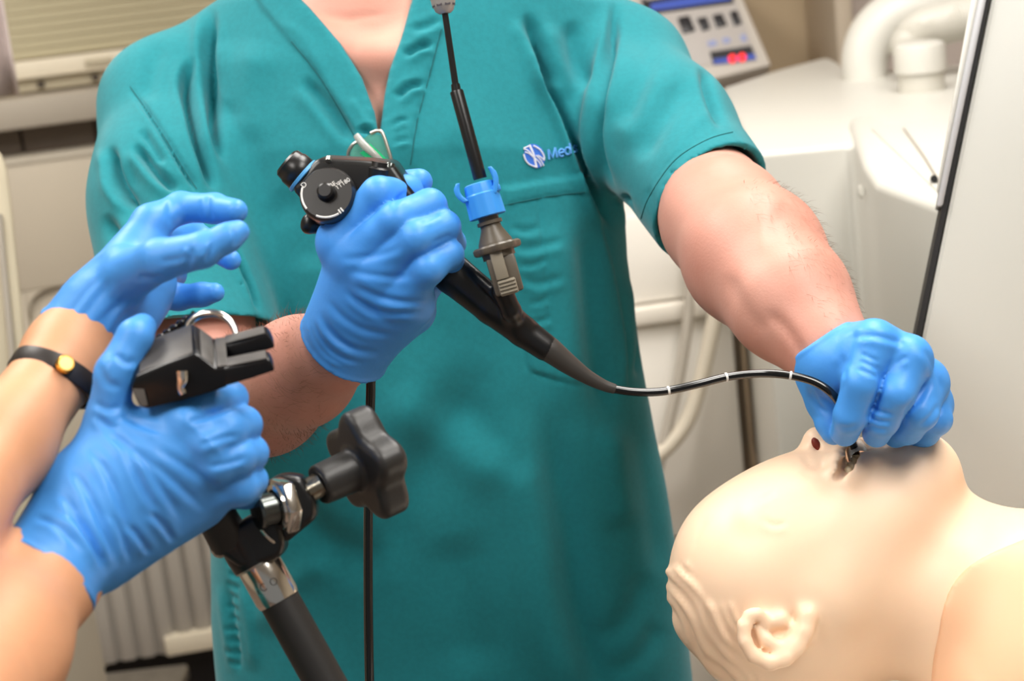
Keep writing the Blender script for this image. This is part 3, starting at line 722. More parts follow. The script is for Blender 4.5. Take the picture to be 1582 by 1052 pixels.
    for pts in ([(450, 64), (495, 121), (546, 208)], [(682, 45), (663, 119), (645, 186), (634, 255)], [(780, 317), (846, 304), (912, 296)], [(1132, 204), (1092, 216), (1042, 248), (1004, 302), (990, 338)], [(201, 134), (243, 195), (280, 255), (304, 292)], [(819, 573), (892, 590)]):
        q = stitch(pts)
        if len(q) > 2: MB().tube(q, .00055, seg=5, n=1).build('stitching', M_seam, top, smooth=True)
    global ON_SHIRT; ON_SHIRT = on
    # emblem
    emb = MB()
    def patch(name, poly, m, lift, parent):
        pts = [on(x, y, lift) for x, y in poly]
        c = on(np.mean([p_[0] for p_ in poly]), np.mean([p_[1] for p_ in poly]), lift)
        V_ = pts + [c]; n_ = len(pts)
        return mesh_py(name, np.array(V_), [(i, (i + 1) % n_, n_) for i in range(n_)], m, parent)
    cx_, cy_ = 826, 241; el = []
    for k in range(28):
        a = 2 * math.pi * k / 28; x = 15.5 * math.cos(a); y = 19.5 * math.sin(a); t = -.45
        el.append((cx_ + x * math.cos(t) - y * math.sin(t), cy_ + x * math.sin(t) + y * math.cos(t)))
    em = patch('emblem', el, M_embd, .0008, top)
    def stroke(pts, r): return [on(x, y, .0012) for x, y in smooth_line(pts, 4)], r
    mbw = MB()
    for pts, r in (([(818, 224), (824, 238), (827, 250), (829, 259)], .0011), ([(824, 225), (834, 231), (840, 240), (841, 246)], .0007), ([(809, 238), (812, 247), (818, 254), (828, 258)], .0007),
                   ([(809, 230), (816, 233), (823, 241)], .0006), ([(811, 235), (817, 237), (824, 243)], .0006), ([(828, 240), (835, 247), (840, 256)], .0006), ([(827, 245), (833, 251), (836, 257)], .0006), ([(831, 240), (837, 244), (841, 248)], .0006), ([(809, 229), (814, 227), (819, 225)], .0006)):
        mbw.tube([on(x, y, .0011) for x, y in smooth_line(pts, 4)], r, seg=6, n=1)
    mbw.build('emblem_thread', M_embw, em, smooth=True)
    # lettering, stroke by stroke
    def gl(strokes, ox, oy, sx, sy, sh=.12, rot=-.27):
        out = []
        for s_ in strokes:
            q = []
            for (x, y) in s_:
                X_ = x * sx + y * sy * sh; Y_ = -y * sy
                q.append((ox + X_ * math.cos(rot) - Y_ * math.sin(rot), oy + X_ * math.sin(rot) + Y_ * math.cos(rot)))
            out.append(q)
        return out
    circ = lambda cx0, cy0, r0, a0, a1, n_=9, ry=None: [(cx0 + r0 * math.cos(a0 + (a1 - a0) * i / (n_ - 1)), cy0 + (ry or r0) * math.sin(a0 + (a1 - a0) * i / (n_ - 1))) for i in range(n_)]
    mbl = MB()
    letters = [([[(0, 0), (.05, 1)], [(.05, 1), (.42, .1), (.85, 1)], [(.85, 1), (.9, 0)]], 0, 14), ([circ(.42, .32, .36, 0.1, 5.4, 11), [(.08, .34), (.78, .34)]], 15.5, 12), ([circ(.40, .33, .35, 0, 6.28, 11), [(.76, 1.05), (.76, 0)]], 26, 12), ([[(.62, .55), (.35, .66), (.12, .52), (.3, .36), (.56, .24), (.5, .04), (.1, .06)]], 38, 12)]
    for strokes, off, sx in letters:
        for q in gl(strokes, 848.5 + off * math.cos(-.27), 246.5 + off * math.sin(-.27), sx, 15.5):
            pts = [on(x, y, .0008) for x, y in q]; pts = [p_ for p_ in pts if p_ is not None]
            if len(pts) > 1: mbl.tube(pts, .00095, seg=6, n=1)
    mbl.build('embroidered_lettering', M_emb, top, smooth=True)
    # --- trousers and shoes (below the frame)
    hipL = P(500, 1220, 1.83); hipR = P(900, 1220, 1.83)
    S = SDF(np.minimum(hipL, hipR) - [.2, .2, hipL[2] - .0], np.maximum(hipL, hipR) + [.2, .2, .06], .009)
    S.cone((hipL + hipR) / 2 + [-.05, 0, 0], (hipL + hipR) / 2 + [.05, 0, 0], .135, .135)
    for hp, sx in ((hipL, -1), (hipR, 1)):
        hp = hp * np.array([.62, 1, 1]) + np.array([(hipL + hipR)[0] / 2 * .38, 0, -.02])
        S.chain([hp, hp * [1, 1, 0] + [sx * .01, -.01, .50], hp * [1, 1, 0] + [sx * .02, .02, .09]], [.105, .08, .07], k=.03, kin=.03)
        sh = SDF(hp * [1, 1, 0] + [sx * .02 - .09, -.26, -.02], hp * [1, 1, 0] + [sx * .02 + .09, .16, .16], .006)
        q = hp * [1, 1, 0] + np.array([sx * .02, 0, 0])
        sh.ell(q + [0, -.10, .035], None, (.05, .13, .05)); sh.ell(q + [0, .03, .05], None, (.045, .08, .06), .02); sh.plane(q, (0, 0, -1), .004)
        v_, q_ = sh.mesh(1); mesh_np('shoe', v_, q_, M_shoe, root)
    S.plane(np.array([0, 0, .055]), (0, 0, -1), .003)
    v_, q_ = S.mesh(2); mesh_np('trousers', v_, q_, M_trous, root)
    build_hand_A(root); build_hand_D(root)
    return root

# ------------------------------------------------------------------ the second person, arms reaching in from the left
def woman():
    root = empty('person', toW([-.54, 0, .87]) * np.array([1, 1, 0]), 'person reaching in from the left in blue gloves, wearing a wristwatch', 'person')
    lo = np.array([-.72, -.50, .50]); hi = np.array([-.17, .48, 1.20]); S = SDF(lo, hi, .004)
    EC = C(-150, 1190, .86); EB = C(-170, 905, .93); SCn = np.array([-.50, .06, .70]); SB = np.array([-.50, .09, 1.04])
    S.ell(np.array([-.55, -.08, .87]), None, (.095, .20, .165), .02); S.cone(SCn + [-.02, 0, .02], SB + [-.02, 0, -.02], .052, .052, .04)
    S.cone(np.array([-.54, .10, .87]), np.array([-.525, .24, .87]), .05, .046, .03)
    hc = np.array([-.51, .34, .87])
    S.ell(hc + [-.012, .02, 0], None, (.086, .085, .070), .01); S.ell(hc + [.025, -.05, 0], None, (.06, .07, .052), .02); S.cone(hc + [.085, -.02, 0], hc + [.10, -.04, 0], .009, .012, .01)
    for sz in (-1, 1):
        S.ell(hc + [.078, .0, sz * .028], None, (.008, .008, .012), .003, cut=True); S.ell(hc + [-.005, -.015, sz * .07], None, (.016, .028, .007), .004)
    S.cone(hc + [.086, -.078, -.018], hc + [.086, -.078, .018], .003, .003, .003, cut=True)
    S.chain([SCn, EC], [.048, .040], k=.02); S.chain([EC, C(-10, 1000, .972), C(74, 892, 1.036), C(130, 815, 1.062)], [.040, .0360, .0262, .021], k=.02, kin=.02)
    S.chain([SB, EB], [.048, .035], k=.02); S.chain([EB, C(6, 684, 1.045), C(106, 545, 1.115), C(140, 495, 1.13)], [.034, .0246, .0232, .020], k=.02, kin=.02)
    V, Q = S.mesh(2); N = normals(V, Q); V = V + N * (noise3(V, 9, 31, 2) * .0006)[:, None]
    cam_mesh('body', V, Q, M_skinw, root)
    T = SDF(np.array([-.72, -.60, .50]), np.array([-.36, .22, 1.22]), .006)
    T.ell(np.array([-.55, -.10, .87]), None, (.112, .26, .185), .02); T.cone(SCn + [-.02, -.005, .02], SB + [-.02, -.005, -.02], .064, .064, .04)
    T.cone(SCn, SCn + (EC - SCn) * .35, .062, .056, .02); T.cone(SB, SB + (EB - SB) * .35, .062, .056, .02)
    T.ell(np.array([-.51, .14, .87]), None, (.075, .06, .06), .006, cut=True); T.plane(np.array([-.55, -.52, .87]), (0, -1, 0), .002)
    v_, q_ = T.mesh(2); v_ = v_ + normals(v_, q_) * (noise3(v_, 10, 41, 2) * .002)[:, None]; cam_mesh('scrub_top', v_, q_, M_trous, root)
    H = SDF(hc - .14, hc + .14, .005); H.ell(hc + [-.02, .03, 0], None, (.090, .088, .078)); H.plane(hc + [.03, .0, 0], (.8, -.6, 0), .01)
    v_, q_ = H.mesh(2); cam_mesh('hair', v_, q_, M_hairh, root)
    # trousers down to the floor
    b = toW([-.55, -.50, .87]); S = SDF(b - [.25, .25, b[2]], b + [.25, .25, .12], .01)
    S.cone(b + [0, -.05, .02], b + [0, .05, .02], .12, .12)
    for sy in (-1, 1):
        q = b * [1, 1, 0] + np.array([0, sy * .09, 0]); S.chain([b + [0, sy * .08, 0], q + [.01, 0, .48], q + [-.01, 0, .08]], [.095, .07, .06], k=.03, kin=.03)
        sh = SDF(q - [.14, .09, .02], q + [.26, .09, .14], .006); sh.ell(q + [.09, 0, .03], None, (.125, .046, .045)); sh.ell(q + [-.02, 0, .045], None, (.07, .042, .055), .02); sh.plane(q, (0, 0, -1), .004)
        v_, q_ = sh.mesh(1); mesh_np('shoe', v_, q_, M_shoe, root)
    S.plane(np.array([0, 0, .055]), (0, 0, -1), .003); v_, q_ = S.mesh(2); mesh_np('trousers', v_, q_, M_trous, root)
    build_hand_B(root); build_hand_C(root)
    # wristwatch
    c = C(84, 583, 1.094); ax = C(106, 545, 1.115) - C(8, 682, 1.045); ax[2] *= .35; ax /= np.linalg.norm(ax)
    wt = empty('wristwatch', toW(c), 'slim dark strapped wristwatch with small gold case on the raised wrist', 'watch')
    R = .0268; mb = MB()
    mb.lathe(toW(c - ax * .006), toW(c + ax * .006), [(0, R - .0022), (0, R - .0002), (.15, R + .0006), (.85, R - .0002), (1, R - .001), (1, R - .0028)], seg=48, caps=False)
    mb.V = mb.V; mb.build('strap', M_strap, wt, smooth=True, angle=50)
    tv = np.array([0.24, -.14, -1.0]); tv = tv - ax * np.dot(tv, ax); tv /= np.linalg.norm(tv)
    cc = c + tv * (R - .001)
    cs = MB().lathe(toW(cc), toW(cc + tv * .006), [(0, .0046), (.2, .0054), (.8, .0054), (1, .0045)], seg=28).build('case', M_gold, wt, smooth=True, angle=40)
    MB().lathe(toW(cc + tv * .0058), toW(cc + tv * .0064), [(0, .0040), (1, .0038)], seg=24).build('dial', M_golddial, cs, smooth=True)
    return root
# training manikin
TABLE_C = C(1300, 1120, 1.375)
def manikin():
    root = empty('training_manikin', P(1330, 1120, 1.375), 'pale vinyl medical training manikin lying face up', 'manikin')
    U = np.array([-.94, -.33, 0]); Fd = np.array([-.33, .94, 0]); Sd = np.array([0, 0, -1.0]); B = [U, Fd, Sd]
    D0 = 1.375
    lo = C(1010, 1180, 1.375) - [.02, .04, .13]; hi = C(1800, 640, 1.375) + [.02, .01, .16]; lo[2] = 1.245; hi[2] = 1.56
    S = SDF(lo, hi, .0026)
    S.ell(C(1215, 915, D0), B, (.077, .081, .076))
    S.ell(C(1178, 900, D0), B, (.066, .074, .071), .02)
    S.ell(C(1318, 812, D0), B, (.078, .060, .056), .035)
    S.ell(C(1255, 850, D0 - .012), B, (.06, .062, .058), .03)               # cheek and temple
    S.cone(C(1428, 722, D0 - .012), C(1432, 724, D0 + .012), .0195, .0195, .022)   # chin
    S.cone(C(1418, 742, D0 - .02), C(1280, 925, D0 - .062), .020, .018, .022); S.cone(C(1418, 742, D0 + .02), C(1280, 925, D0 + .062), .020, .018, .022)
    S.cone(C(1375, 772, D0), C(1400, 740, D0), .034, .026, .03)
    S.cone(C(1345, 930, D0 + .01), C(1490, 912, D0), .055, .0605, .03); S.cone(C(1490, 912, D0), C(1640, 945, D0), .0605, .070, .02)
    S.ell(C(1760, 1040, D0 + .01), B, (.12, .118, .20), .05)
    S.cone(C(1560, 1100, D0 - .05), C(1700, 1010, D0 - .06), .05, .06, .05)
    S.cone(C(1300, 900, D0 - .052), C(1500, 950, D0 - .03), .012, .016, .03)   # neck muscle
    # nose
    S.cone(C(1226, 748, D0), C(1263, 682, D0 - .002), .0075, .0110, .006); S.cone(C(1268, 704, D0 - .012), C(1268, 706, D0 - .012), .0098, .0098, .006); S.cone(C(1268, 704, D0 + .014), C(1268, 706, D0 + .014), .0098, .0098, .006)
    # brows, eye
    S.cone(C(1184, 772, D0 - .012), C(1172, 806, D0 - .048), .010, .010, .014); S.cone(C(1184, 772, D0 + .012), C(1172, 806, D0 + .048), .010, .010, .014)
    S.cone(C(1208, 775, D0 - .026), C(1206, 790, D0 - .040), .009, .009, .010, cut=True); S.ell(C(1205, 795, D0 - .031), B, (.014, .011, .015), .004)
    S.cone(C(1208, 775, D0 + .026), C(1206, 790, D0 + .040), .009, .009, .010, cut=True); S.ell(C(1205, 795, D0 + .031), B, (.014, .011, .015), .004)
    # lips and mouth
    S.chain([C(1290, 734, D0 - .050), C(1297, 714, D0 - .036), C(1308, 698, D0), C(1304, 712, D0 + .018), C(1300, 732, D0 + .030)], [.0055, .0075, .0085, .0075, .0055], k=.008, kin=.004)
    S.chain([C(1306, 744, D0 - .050), C(1338, 716, D0 - .034), C(1350, 703, D0), C(1346, 714, D0 + .018), C(1318, 742, D0 + .028)], [.005, .0085, .0095, .0085, .005], k=.010, kin=.004)
    S.cone(C(1322, 704, D0 - .026), C(1307, 722, D0 - .044), .0085, .0055, .002, cut=True); S.cone(C(1307, 722, D0 - .044), C(1294, 739, D0 - .056), .0055, .0028, .002, cut=True); S.cone(C(1322, 704, D0 - .026), C(1324, 698, D0 + .016), .0085, .0085, .003, cut=True)
    S.cone(C(1335, 770, D0), C(1324, 700, D0), .012, .0075, .004, cut=True)
    # nostrils
    for sgn in (-1, 1):
        ax = [np.array([.45, -.85, 0.15 * sgn]), np.array([.85, .45, 0]), np.array([0, 0, 1.0])]
        S.ell(C(1261, 686, D0 + sgn * .0195), ax, (.0068, .0036, .0085), .001, cut=True)
    # ear: plate, hollow, helix, antihelix, tragus, lobe
    de = 1.296
    S.ell(C(1200, 978, de + .004), [np.array([-.93, -.36, 0]), np.array([-.36, .93, .3]), np.array([0, -.3, 1])], (.0245, .021, .0070), .006)
    S.ell(C(1205, 975, de - .004), [np.array([-.93, -.36, 0]), np.array([-.36, .93, .3]), np.array([0, -.3, 1])], (.0165, .0135, .0045), .004, cut=True)
    S.chain([C(*q) for q in [(1182, 962, de - .004), (1172, 948, de - .005), (1158, 950, de - .006), (1150, 968, de - .008), (1151, 992, de - .010), (1164, 1013, de - .011), (1188, 1025, de - .011), (1212, 1018, de - .010), (1232, 1000, de - .008), (1243, 975, de - .006), (1247, 950, de - .003), (1242, 938, de + .001)]],
            [.0036, .0042, .0044, .0046, .0048, .0050, .0052, .0052, .0054, .0060, .0066, .0050], k=.004, kin=.003)
    S.chain([C(1170, 972, de - .003), C(1185, 990, de - .0065), (C(1205, 1002, de - .0065)), C(1222, 992, de - .005), C(1228, 974, de - .003)], [.0036, .0045, .0046, .0042, .0040], k=.003, kin=.003)
    S.cone(C(1192, 962, de), C(1206, 958, de - .001), .0050, .0056, .005)
    up = RUF @ np.array([0, 0, 1.0]); S.plane(TABLE_C, -up, .004)
    bodyd = S.d.copy()
    V, Q = S.mesh(2); N = normals(V, Q); px, py = proj(V)
    # moulded hair: wavy strands behind the hairline
    hl = sd_poly(px, py, [(1020, 880), (1062, 872), (1090, 930), (1130, 935), (1142, 960), (1138, 1000), (1150, 1035), (1180, 1050), (1200, 1070), (1240, 1200), (1000, 1200)])
    q1 = (px * .55 + py * .83); q0 = (px * .83 - py * .55)
    wav = np.sin(q0 * .42 + 2.2 * np.sin(q1 * .045) + 1.3 * np.sin(q1 * .02 + q0 * .05)) * .0008 + np.sin(q0 * .2 + 2.5 * np.sin(q1 * .03 + 1)) * .0009
    V = V + N * ((wav + .0012) * sstep(.5 - hl / 14) + noise3(V, 8, 55, 2) * .0006)[:, None]
    fr_ = [([(1092, 800), (1080, 822), (1068, 850)], 4, .0006), ([(1170, 772), (1184, 768), (1196, 758)], 4, .0012, .0008), ([(1178, 800), (1196, 812), (1216, 806)], 4, .0010, .0006), ([(1240, 700), (1252, 718), (1262, 722), (1278, 716)], 5, .0016), ([(1278, 700), (1290, 690)], 4, .001), ([(1240, 722), (1252, 738)], 7, .0010)]
    V = fold(V, N, fr_); V = relax(V, Q, .3)
    cam_mesh('body', V, Q, M_vinyl, root)
    for sgn in (-1, 1):
        N_ = SDF(C(1262, 690, D0) - .03, C(1262, 690, D0) + .03, .0012)
        ax = [np.array([.45, -.85, 0.15 * sgn]), np.array([.85, .45, 0]), np.array([0, 0, 1.0])]
        N_.ell(C(1261.5, 687, D0 + sgn * .0130), ax, (.0060, .0032, .0030)); v_, q_ = N_.mesh(1); cam_mesh('nostril', v_, q_, M_nostril, root)
    # teeth and the clear bite block between the lips
    for k in range(4):
        t_ = SDF(C(1318, 728, D0) - .04, C(1318, 728, D0) + .04, .0012)
        p_ = C(1311 + k * 4, 729 - k * 7, D0 - .036 + k * .0062); t_.ell(p_, B, (.0032, .0046, .0036)); v_, q_ = t_.mesh(1); cam_mesh('tooth', v_, q_, M_tooth, root)
    MB().lathe(P(1330, 712, D0 - .030), P(1324, 690, D0 + .005), [(0, .0075), (.1, .0085), (.9, .0085), (1, .008)], seg=24, caps=False).build('bite_block', M_clearpl, root, smooth=True)
    # torso skin: a thin shell laid over the chest
    T = SDF(lo, hi, .0026); T.d = bodyd - np.float32(.0028)
    sl, X, Y, Z = T.win(lo, hi)
    pg = np.broadcast_to(CX + F * X / Z, T.d.shape).ravel(); qg = np.broadcast_to(CY - F * Y / Z, T.d.shape).ravel(); zg = np.broadcast_to(Z, T.d.shape).ravel()
    line = smooth_line([(1430, 1300), (1438, 1060), (1450, 980), (1464, 918), (1498, 874), (1560, 842), (1640, 815), (1800, 780)])
    poly = [tuple(q) for q in line] + [(2200, 700), (2200, 1400), (1430, 1400)]
    ii = np.flatnonzero((T.d.ravel() < .01))
    sdv = sd_poly(pg[ii], qg[ii], poly) * zg[ii] / F
    fl = T.d.ravel(); fl[ii] = np.maximum(fl[ii], sdv); fl[zg > 1.46] = .05; T.d = fl.reshape(T.d.shape)
    T.plane(TABLE_C, -up, .002); v_, q_ = T.mesh(1); cam_mesh('chest_skin', v_, q_, M_vinyl2, root)
    return root
# ------------------------------------------------------------------ endoscope and instruments
def CP(l): return [P(*q) for q in l]
def endoscope():
    root = empty('endoscope', P(600, 360, 1.29), 'black flexible endoscope with a round control dial held in the gloved fist', 'endoscope')
    # control body: a tapering housing leaning to the upper left, thickness along depth
    bw = np.array([0.004, 0.010, .034]); bwW = dirW(bw)
    def slab(poly, d, vec): return MB().prism([P(x, y, d) for x, y in poly], dirW(vec))
    body = slab([(484, 250), (492, 244), (560, 248), (606, 252), (640, 300), (700, 400), (690, 430), (664, 400), (600, 340), (560, 352), (520, 356), (486, 346), (472, 322), (460, 304), (450, 292)], 1.268, (.002, .006, .036))
    b = body.build('control_body', M_black, root, smooth=True, bevel=.0035, seg=3, angle=35)
    # eyepiece end with a blue ring
    A = P(465, 269, 1.280); ax = dirW(np.array([-.66, .56, -.06])); ax /= np.linalg.norm(ax)
    L = .001
    MB().lathe(A - ax * .002, A + ax * .0135, [(0, .0118), (.12, .0126), (.55, .0124), (.62, .0116), (.9, .0110), (1, .0092)], seg=36).build('eyepiece', M_black, root, smooth=True, angle=35)
    MB().lathe(A - ax * .0035, A - ax * .0002, [(0, .0120), (.2, .0134), (.8, .0134), (1, .0120)], seg=36).build('ring', M_bluel, root, smooth=True, angle=35)
    # dial
    dc = C(507, 302, 1.264); dn = np.array([-.10, .22, -1.0]); dn /= np.linalg.norm(dn)
    R = .0192
    dl = MB().lathe(toW(dc + dn * -.004), toW(dc + dn * .006), [(0, R), (.55, R), (.8, R * .97), (1, R * .9)], seg=56).build('dial', M_dial, root, smooth=True, angle=35)
    MB().lathe(toW(dc + dn * .004), toW(dc + dn * .0125), [(0, .0066), (.5, .0060), (.85, .0056), (1, .0042)], seg=28).build('knob', M_black, dl, smooth=True, angle=35)
    e1 = np.cross(dn, [0, 1.0, 0]); e1 = -e1 / np.linalg.norm(e1); e2 = np.cross(e1, dn); e2 = e2 if e2[1] > 0 else -e2
    if e1[0] < 0: e1 = -e1
    def on_d(a, r, up=.0062): return toW(dc + dn * up + (e1 * math.cos(a) + e2 * math.sin(a)) * r)
    mk = MB()
    mk.tube([on_d(math.radians(a), R * .88, .0056) for a in range(166, 226, 6)], .00085, seg=6, n=2)
    mk.tube([on_d(math.radians(a), R * .88, .0056) for a in range(248, 304, 6)], .00085, seg=6, n=2)
    mk.tube([on_d(math.radians(306), R * .93), on_d(math.radians(306), R * .76)], .0006, seg=6); mk.tube([on_d(math.radians(313), R * .93), on_d(math.radians(313), R * .76)], .0006, seg=6)
    mk.build('scale_mark', M_white, dl, smooth=True)
    def text(s, p, size, ang, name):
        cu = bpy.data.curves.new(name, 'FONT'); cu.body = s; cu.size = size; cu.extrude = .0001; cu.align_x = 'CENTER'; cu.align_y = 'CENTER'
        o = bpy.data.objects.new(name, cu); COL.objects.link(o); dg = bpy.context.evaluated_depsgraph_get()
        me = bpy.data.meshes.new_from_object(o.evaluated_get(dg)); bpy.data.objects.remove(o); bpy.data.curves.remove(cu)
        co = np.array([v.co for v in me.vertices]); ca, sa = math.cos(ang), math.sin(ang)
        x = co[:, 0] * ca - co[:, 1] * sa; y = co[:, 0] * sa + co[:, 1] * ca
        V = toW(p + x[:, None] * e1 + y[:, None] * e2 + co[:, 2:3] * dn)
        fc = [tuple(f.vertices) for f in me.polygons]; bpy.data.meshes.remove(me)
        return V, fc
    tb = MB()
    for s, a, r, sz, an in (('D', 160, .86, .0052, .9), ('BF', 55, .36, .0044, .62), ('TYPE', 40, .52, .0030, .62), ('1T180', 30, .66, .0042, .62)):
        p = dc + dn * .0062 + (e1 * math.cos(math.radians(a)) + e2 * math.sin(math.radians(a))) * R * r
        V, fc = text(s, p, sz, an, 'lettering'); tb.add(list(V), fc)
    tb.build('lettering', M_white, dl)
    # angulation lever: lobed end below the dial
    lv = SDF(C(490, 340, 1.28) - .04, C(490, 340, 1.28) + .04, .0012)
    lv.chain([C(512, 318, 1.292), C(492, 344, 1.288), C(480, 346, 1.284)], [.007, .007, .0066], k=.003); lv.cone(C(478, 340, 1.282), C(476, 350, 1.282), .0042, .0048, .003); lv.cone(C(490, 350, 1.284), C(502, 349, 1.285), .0042, .0036, .002)
    v, q = lv.mesh(1); cam_mesh('lever', v, q, M_black, root)
    # suction valve and small pins at the right shoulder
    MB().lathe(P(584, 276, 1.274), P(588, 250, 1.272), [(0, .0085), (.6, .0085), (.7, .0070), (1, .0062)], seg=24).build('suction_valve', M_black, root, smooth=True, angle=35)
    MB().lathe(P(600, 268, 1.272), P(604, 252, 1.272), [(0, .0040), (.7, .0040), (1, .003)], seg=18).build('valve_pin', M_dsteel, root, smooth=True, angle=35)
    MB().lathe(P(507, 249, 1.266), P(508, 243, 1.268), [(0, .0022), (1, .0020)], seg=14).build('screw', M_steel, root, smooth=True)
    # grip below the fist
    lo = C(590, 560, 1.30) - .03; hi = C(880, 330, 1.30) + .03; lo[2] = 1.22; hi[2] = 1.36
    G = SDF(np.minimum(lo, hi), np.maximum(lo, hi), .0014)
    G.chain([C(620, 350, 1.295), C(700, 424, 1.29), C(760, 474, 1.288), C(808, 512, 1.286), C(843, 537, 1.286)], [.0145, .0138, .0123, .0106, .0094], k=.002, kin=.002)
    G.chain([C(802, 504, 1.282), C(790, 480, 1.270), C(776, 448, 1.264)], [.0062, .0064, .0072], k=.005, kin=.003)
    G.chain([C(700, 392, 1.284), C(770, 456, 1.272), C(812, 500, 1.280)], [.0035, .0045, .0045], k=.003, kin=.003)
    v, q = G.mesh(1); cam_mesh('grip', v, q, M_black, root)
    MB().tube(CP([(836, 532, 1.286), (850, 541, 1.286), (876, 561, 1.288), (905, 581, 1.290), (932, 595, 1.292), (950, 601, 1.293)]), [.0092, .0088, .0072, .0052, .0040, .0034], seg=24, n=5).build('boot', M_boot, root, smooth=True, angle=60)
    path = [(948, 601, 1.293), (975, 605, 1.293), (1005, 606, 1.294), (1035, 603, 1.296), (1080, 593, 1.298), (1125, 582, 1.302), (1175, 577, 1.306), (1220, 580, 1.304), (1258, 590, 1.302), (1285, 608, 1.301), (1300, 632, 1.312), (1312, 665, 1.335), (1322, 700, 1.358), (1332, 735, 1.37)]
    tp = CP(path); tubeo = MB().tube(tp, [.0029] * len(tp), seg=16, n=8).build('insertion_tube', M_blackg, root, smooth=True, angle=60)
    Q_, _ = spline(tp, [1] * len(tp), 30)
    Q_ = np.array(Q_); pc = (Q_ - CAM) @ RUF.T; qx = CX + F * pc[:, 0] / pc[:, 2]
    for x in (1033, 1122, 1222):
        i = int(np.argmin(np.abs(qx - x))); d = Q_[i + 1] - Q_[i - 1]; d /= np.linalg.norm(d)
        MB().lathe(Q_[i] - d * .0008, Q_[i] + d * .0008, [(0, .0030), (.2, .00315), (.8, .00315), (1, .0030)], seg=20).build('depth_mark', M_white, tubeo, smooth=True)
    # channel port: clamp block, latch, flange, cone, blue cap
    a = C(790, 462, 1.262); t = C(744, 300, 1.262); u = t - a; Lp = np.linalg.norm(u); u /= Lp
    rt = np.cross(u, [0, 0, 1.0]); rt /= np.linalg.norm(rt); rt = rt if rt[0] > 0 else -rt; tw = np.cross(rt, u); tw = tw if tw[2] < 0 else -tw
    def at(s, x=0, z=0): return toW(a + u * s + rt * x + tw * z)
    du, drt, dtw = dirW(u), dirW(rt), dirW(tw)
    blk = MB().box(at(.004, -.0095, -.009), drt * .0195, dtw * .018, du * .0255).build('port_block', M_grbr, root, smooth=True, bevel=.0016, angle=35)
    lat = MB().box(at(.014, -.0060, .008), drt * .0085, dtw * .0042, du * .020).build('latch', M_grlt, blk, smooth=True, bevel=.0008, angle=35)
    MB().box(at(.003, -.0062, .0082), drt * .0125, dtw * .0040, du * .0105).build('latch_pad', M_grlt, blk, smooth=True, bevel=.0012, angle=35)
    for k in range(4): MB().box(at(.0042 + k * .0024, -.0058, .0120), drt * .0118, dtw * .0012, du * .0011).build('latch_rib', M_grlt, blk, smooth=True, bevel=.0004, angle=35)
    f0 = .033
    fl = MB().lathe(at(f0 - .004), at(f0 + .0002), [(0, .0108), (1, .0108)], seg=32, lobes=10, lamp=.03).build('neck_ring', M_grbr, root, smooth=True, angle=35)
    MB().lathe(at(f0), at(f0 + .0052), [(0, .0150), (.25, .0160), (.75, .0160), (1, .0146)], seg=72, lobes=9, lamp=.045).build('flange', M_grbr, root, smooth=True, angle=40)
    MB().lathe(at(f0 + .005), at(f0 + .030), [(0, .0118), (.08, .0116), (.45, .0072), (.56, .0070), (.57, .0086), (.66, .0086), (.67, .0070), (1, .0068)], seg=36).build('port_cone', M_grbr, root, smooth=True, angle=35)
    cap = MB().lathe(at(f0 + .0245), at(f0 + .048), [(0, .0118), (.02, .0124), (.66, .0118), (.70, .0108), (.86, .0104), (.97, .0100), (1, .0088)], seg=48, lobes=12, lamp=.018).build('port_cap', M_cap, root, smooth=True, angle=35)
    # two finger tabs of the cap
    def tab(sgn, x0, hgt, curl):
        n_ = 10; pv = []; qv = []
        for i in range(n_ + 1):
            tt = i / n_; s_ = f0 + .0375 + hgt * tt; xx = x0 + sgn * curl * math.sin(tt * 2.6)
            th = .0019 * (1 if tt < .85 else .75); pv.append((s_, xx - th)); qv.append((s_, xx + th))
        wd = .0052; poly = pv + qv[::-1]
        return MB().prism([at(s_, x_, .003 - wd) for s_, x_ in poly], dtw * wd * 2).build('tab', M_cap, cap, smooth=True, bevel=.0007, angle=60)
    tab(-1, -.0112, .0135, .0042); tab(1, .0080, .0185, .0040)
    MB().box(at(f0 + .039, .0045, .0), drt * .009, dtw * .007, du * .0045).build('tab_hinge', M_cap, cap, smooth=True, bevel=.001, angle=50)
    # light guide cord down the front of the scrubs
    MB().tube(CP([(560, 420, 1.31), (570, 500, 1.335), (573, 575, 1.36), (571, 680, 1.39), (569, 800, 1.405), (569, 930, 1.41), (571, 1060, 1.41), (576, 1250, 1.42), (640, 1500, 1.44)]), .0036, seg=16, n=8).build('light_guide_cord', M_blackg, root, smooth=True, angle=60)
    return root, (a, u, Lp, rt, tw, f0)

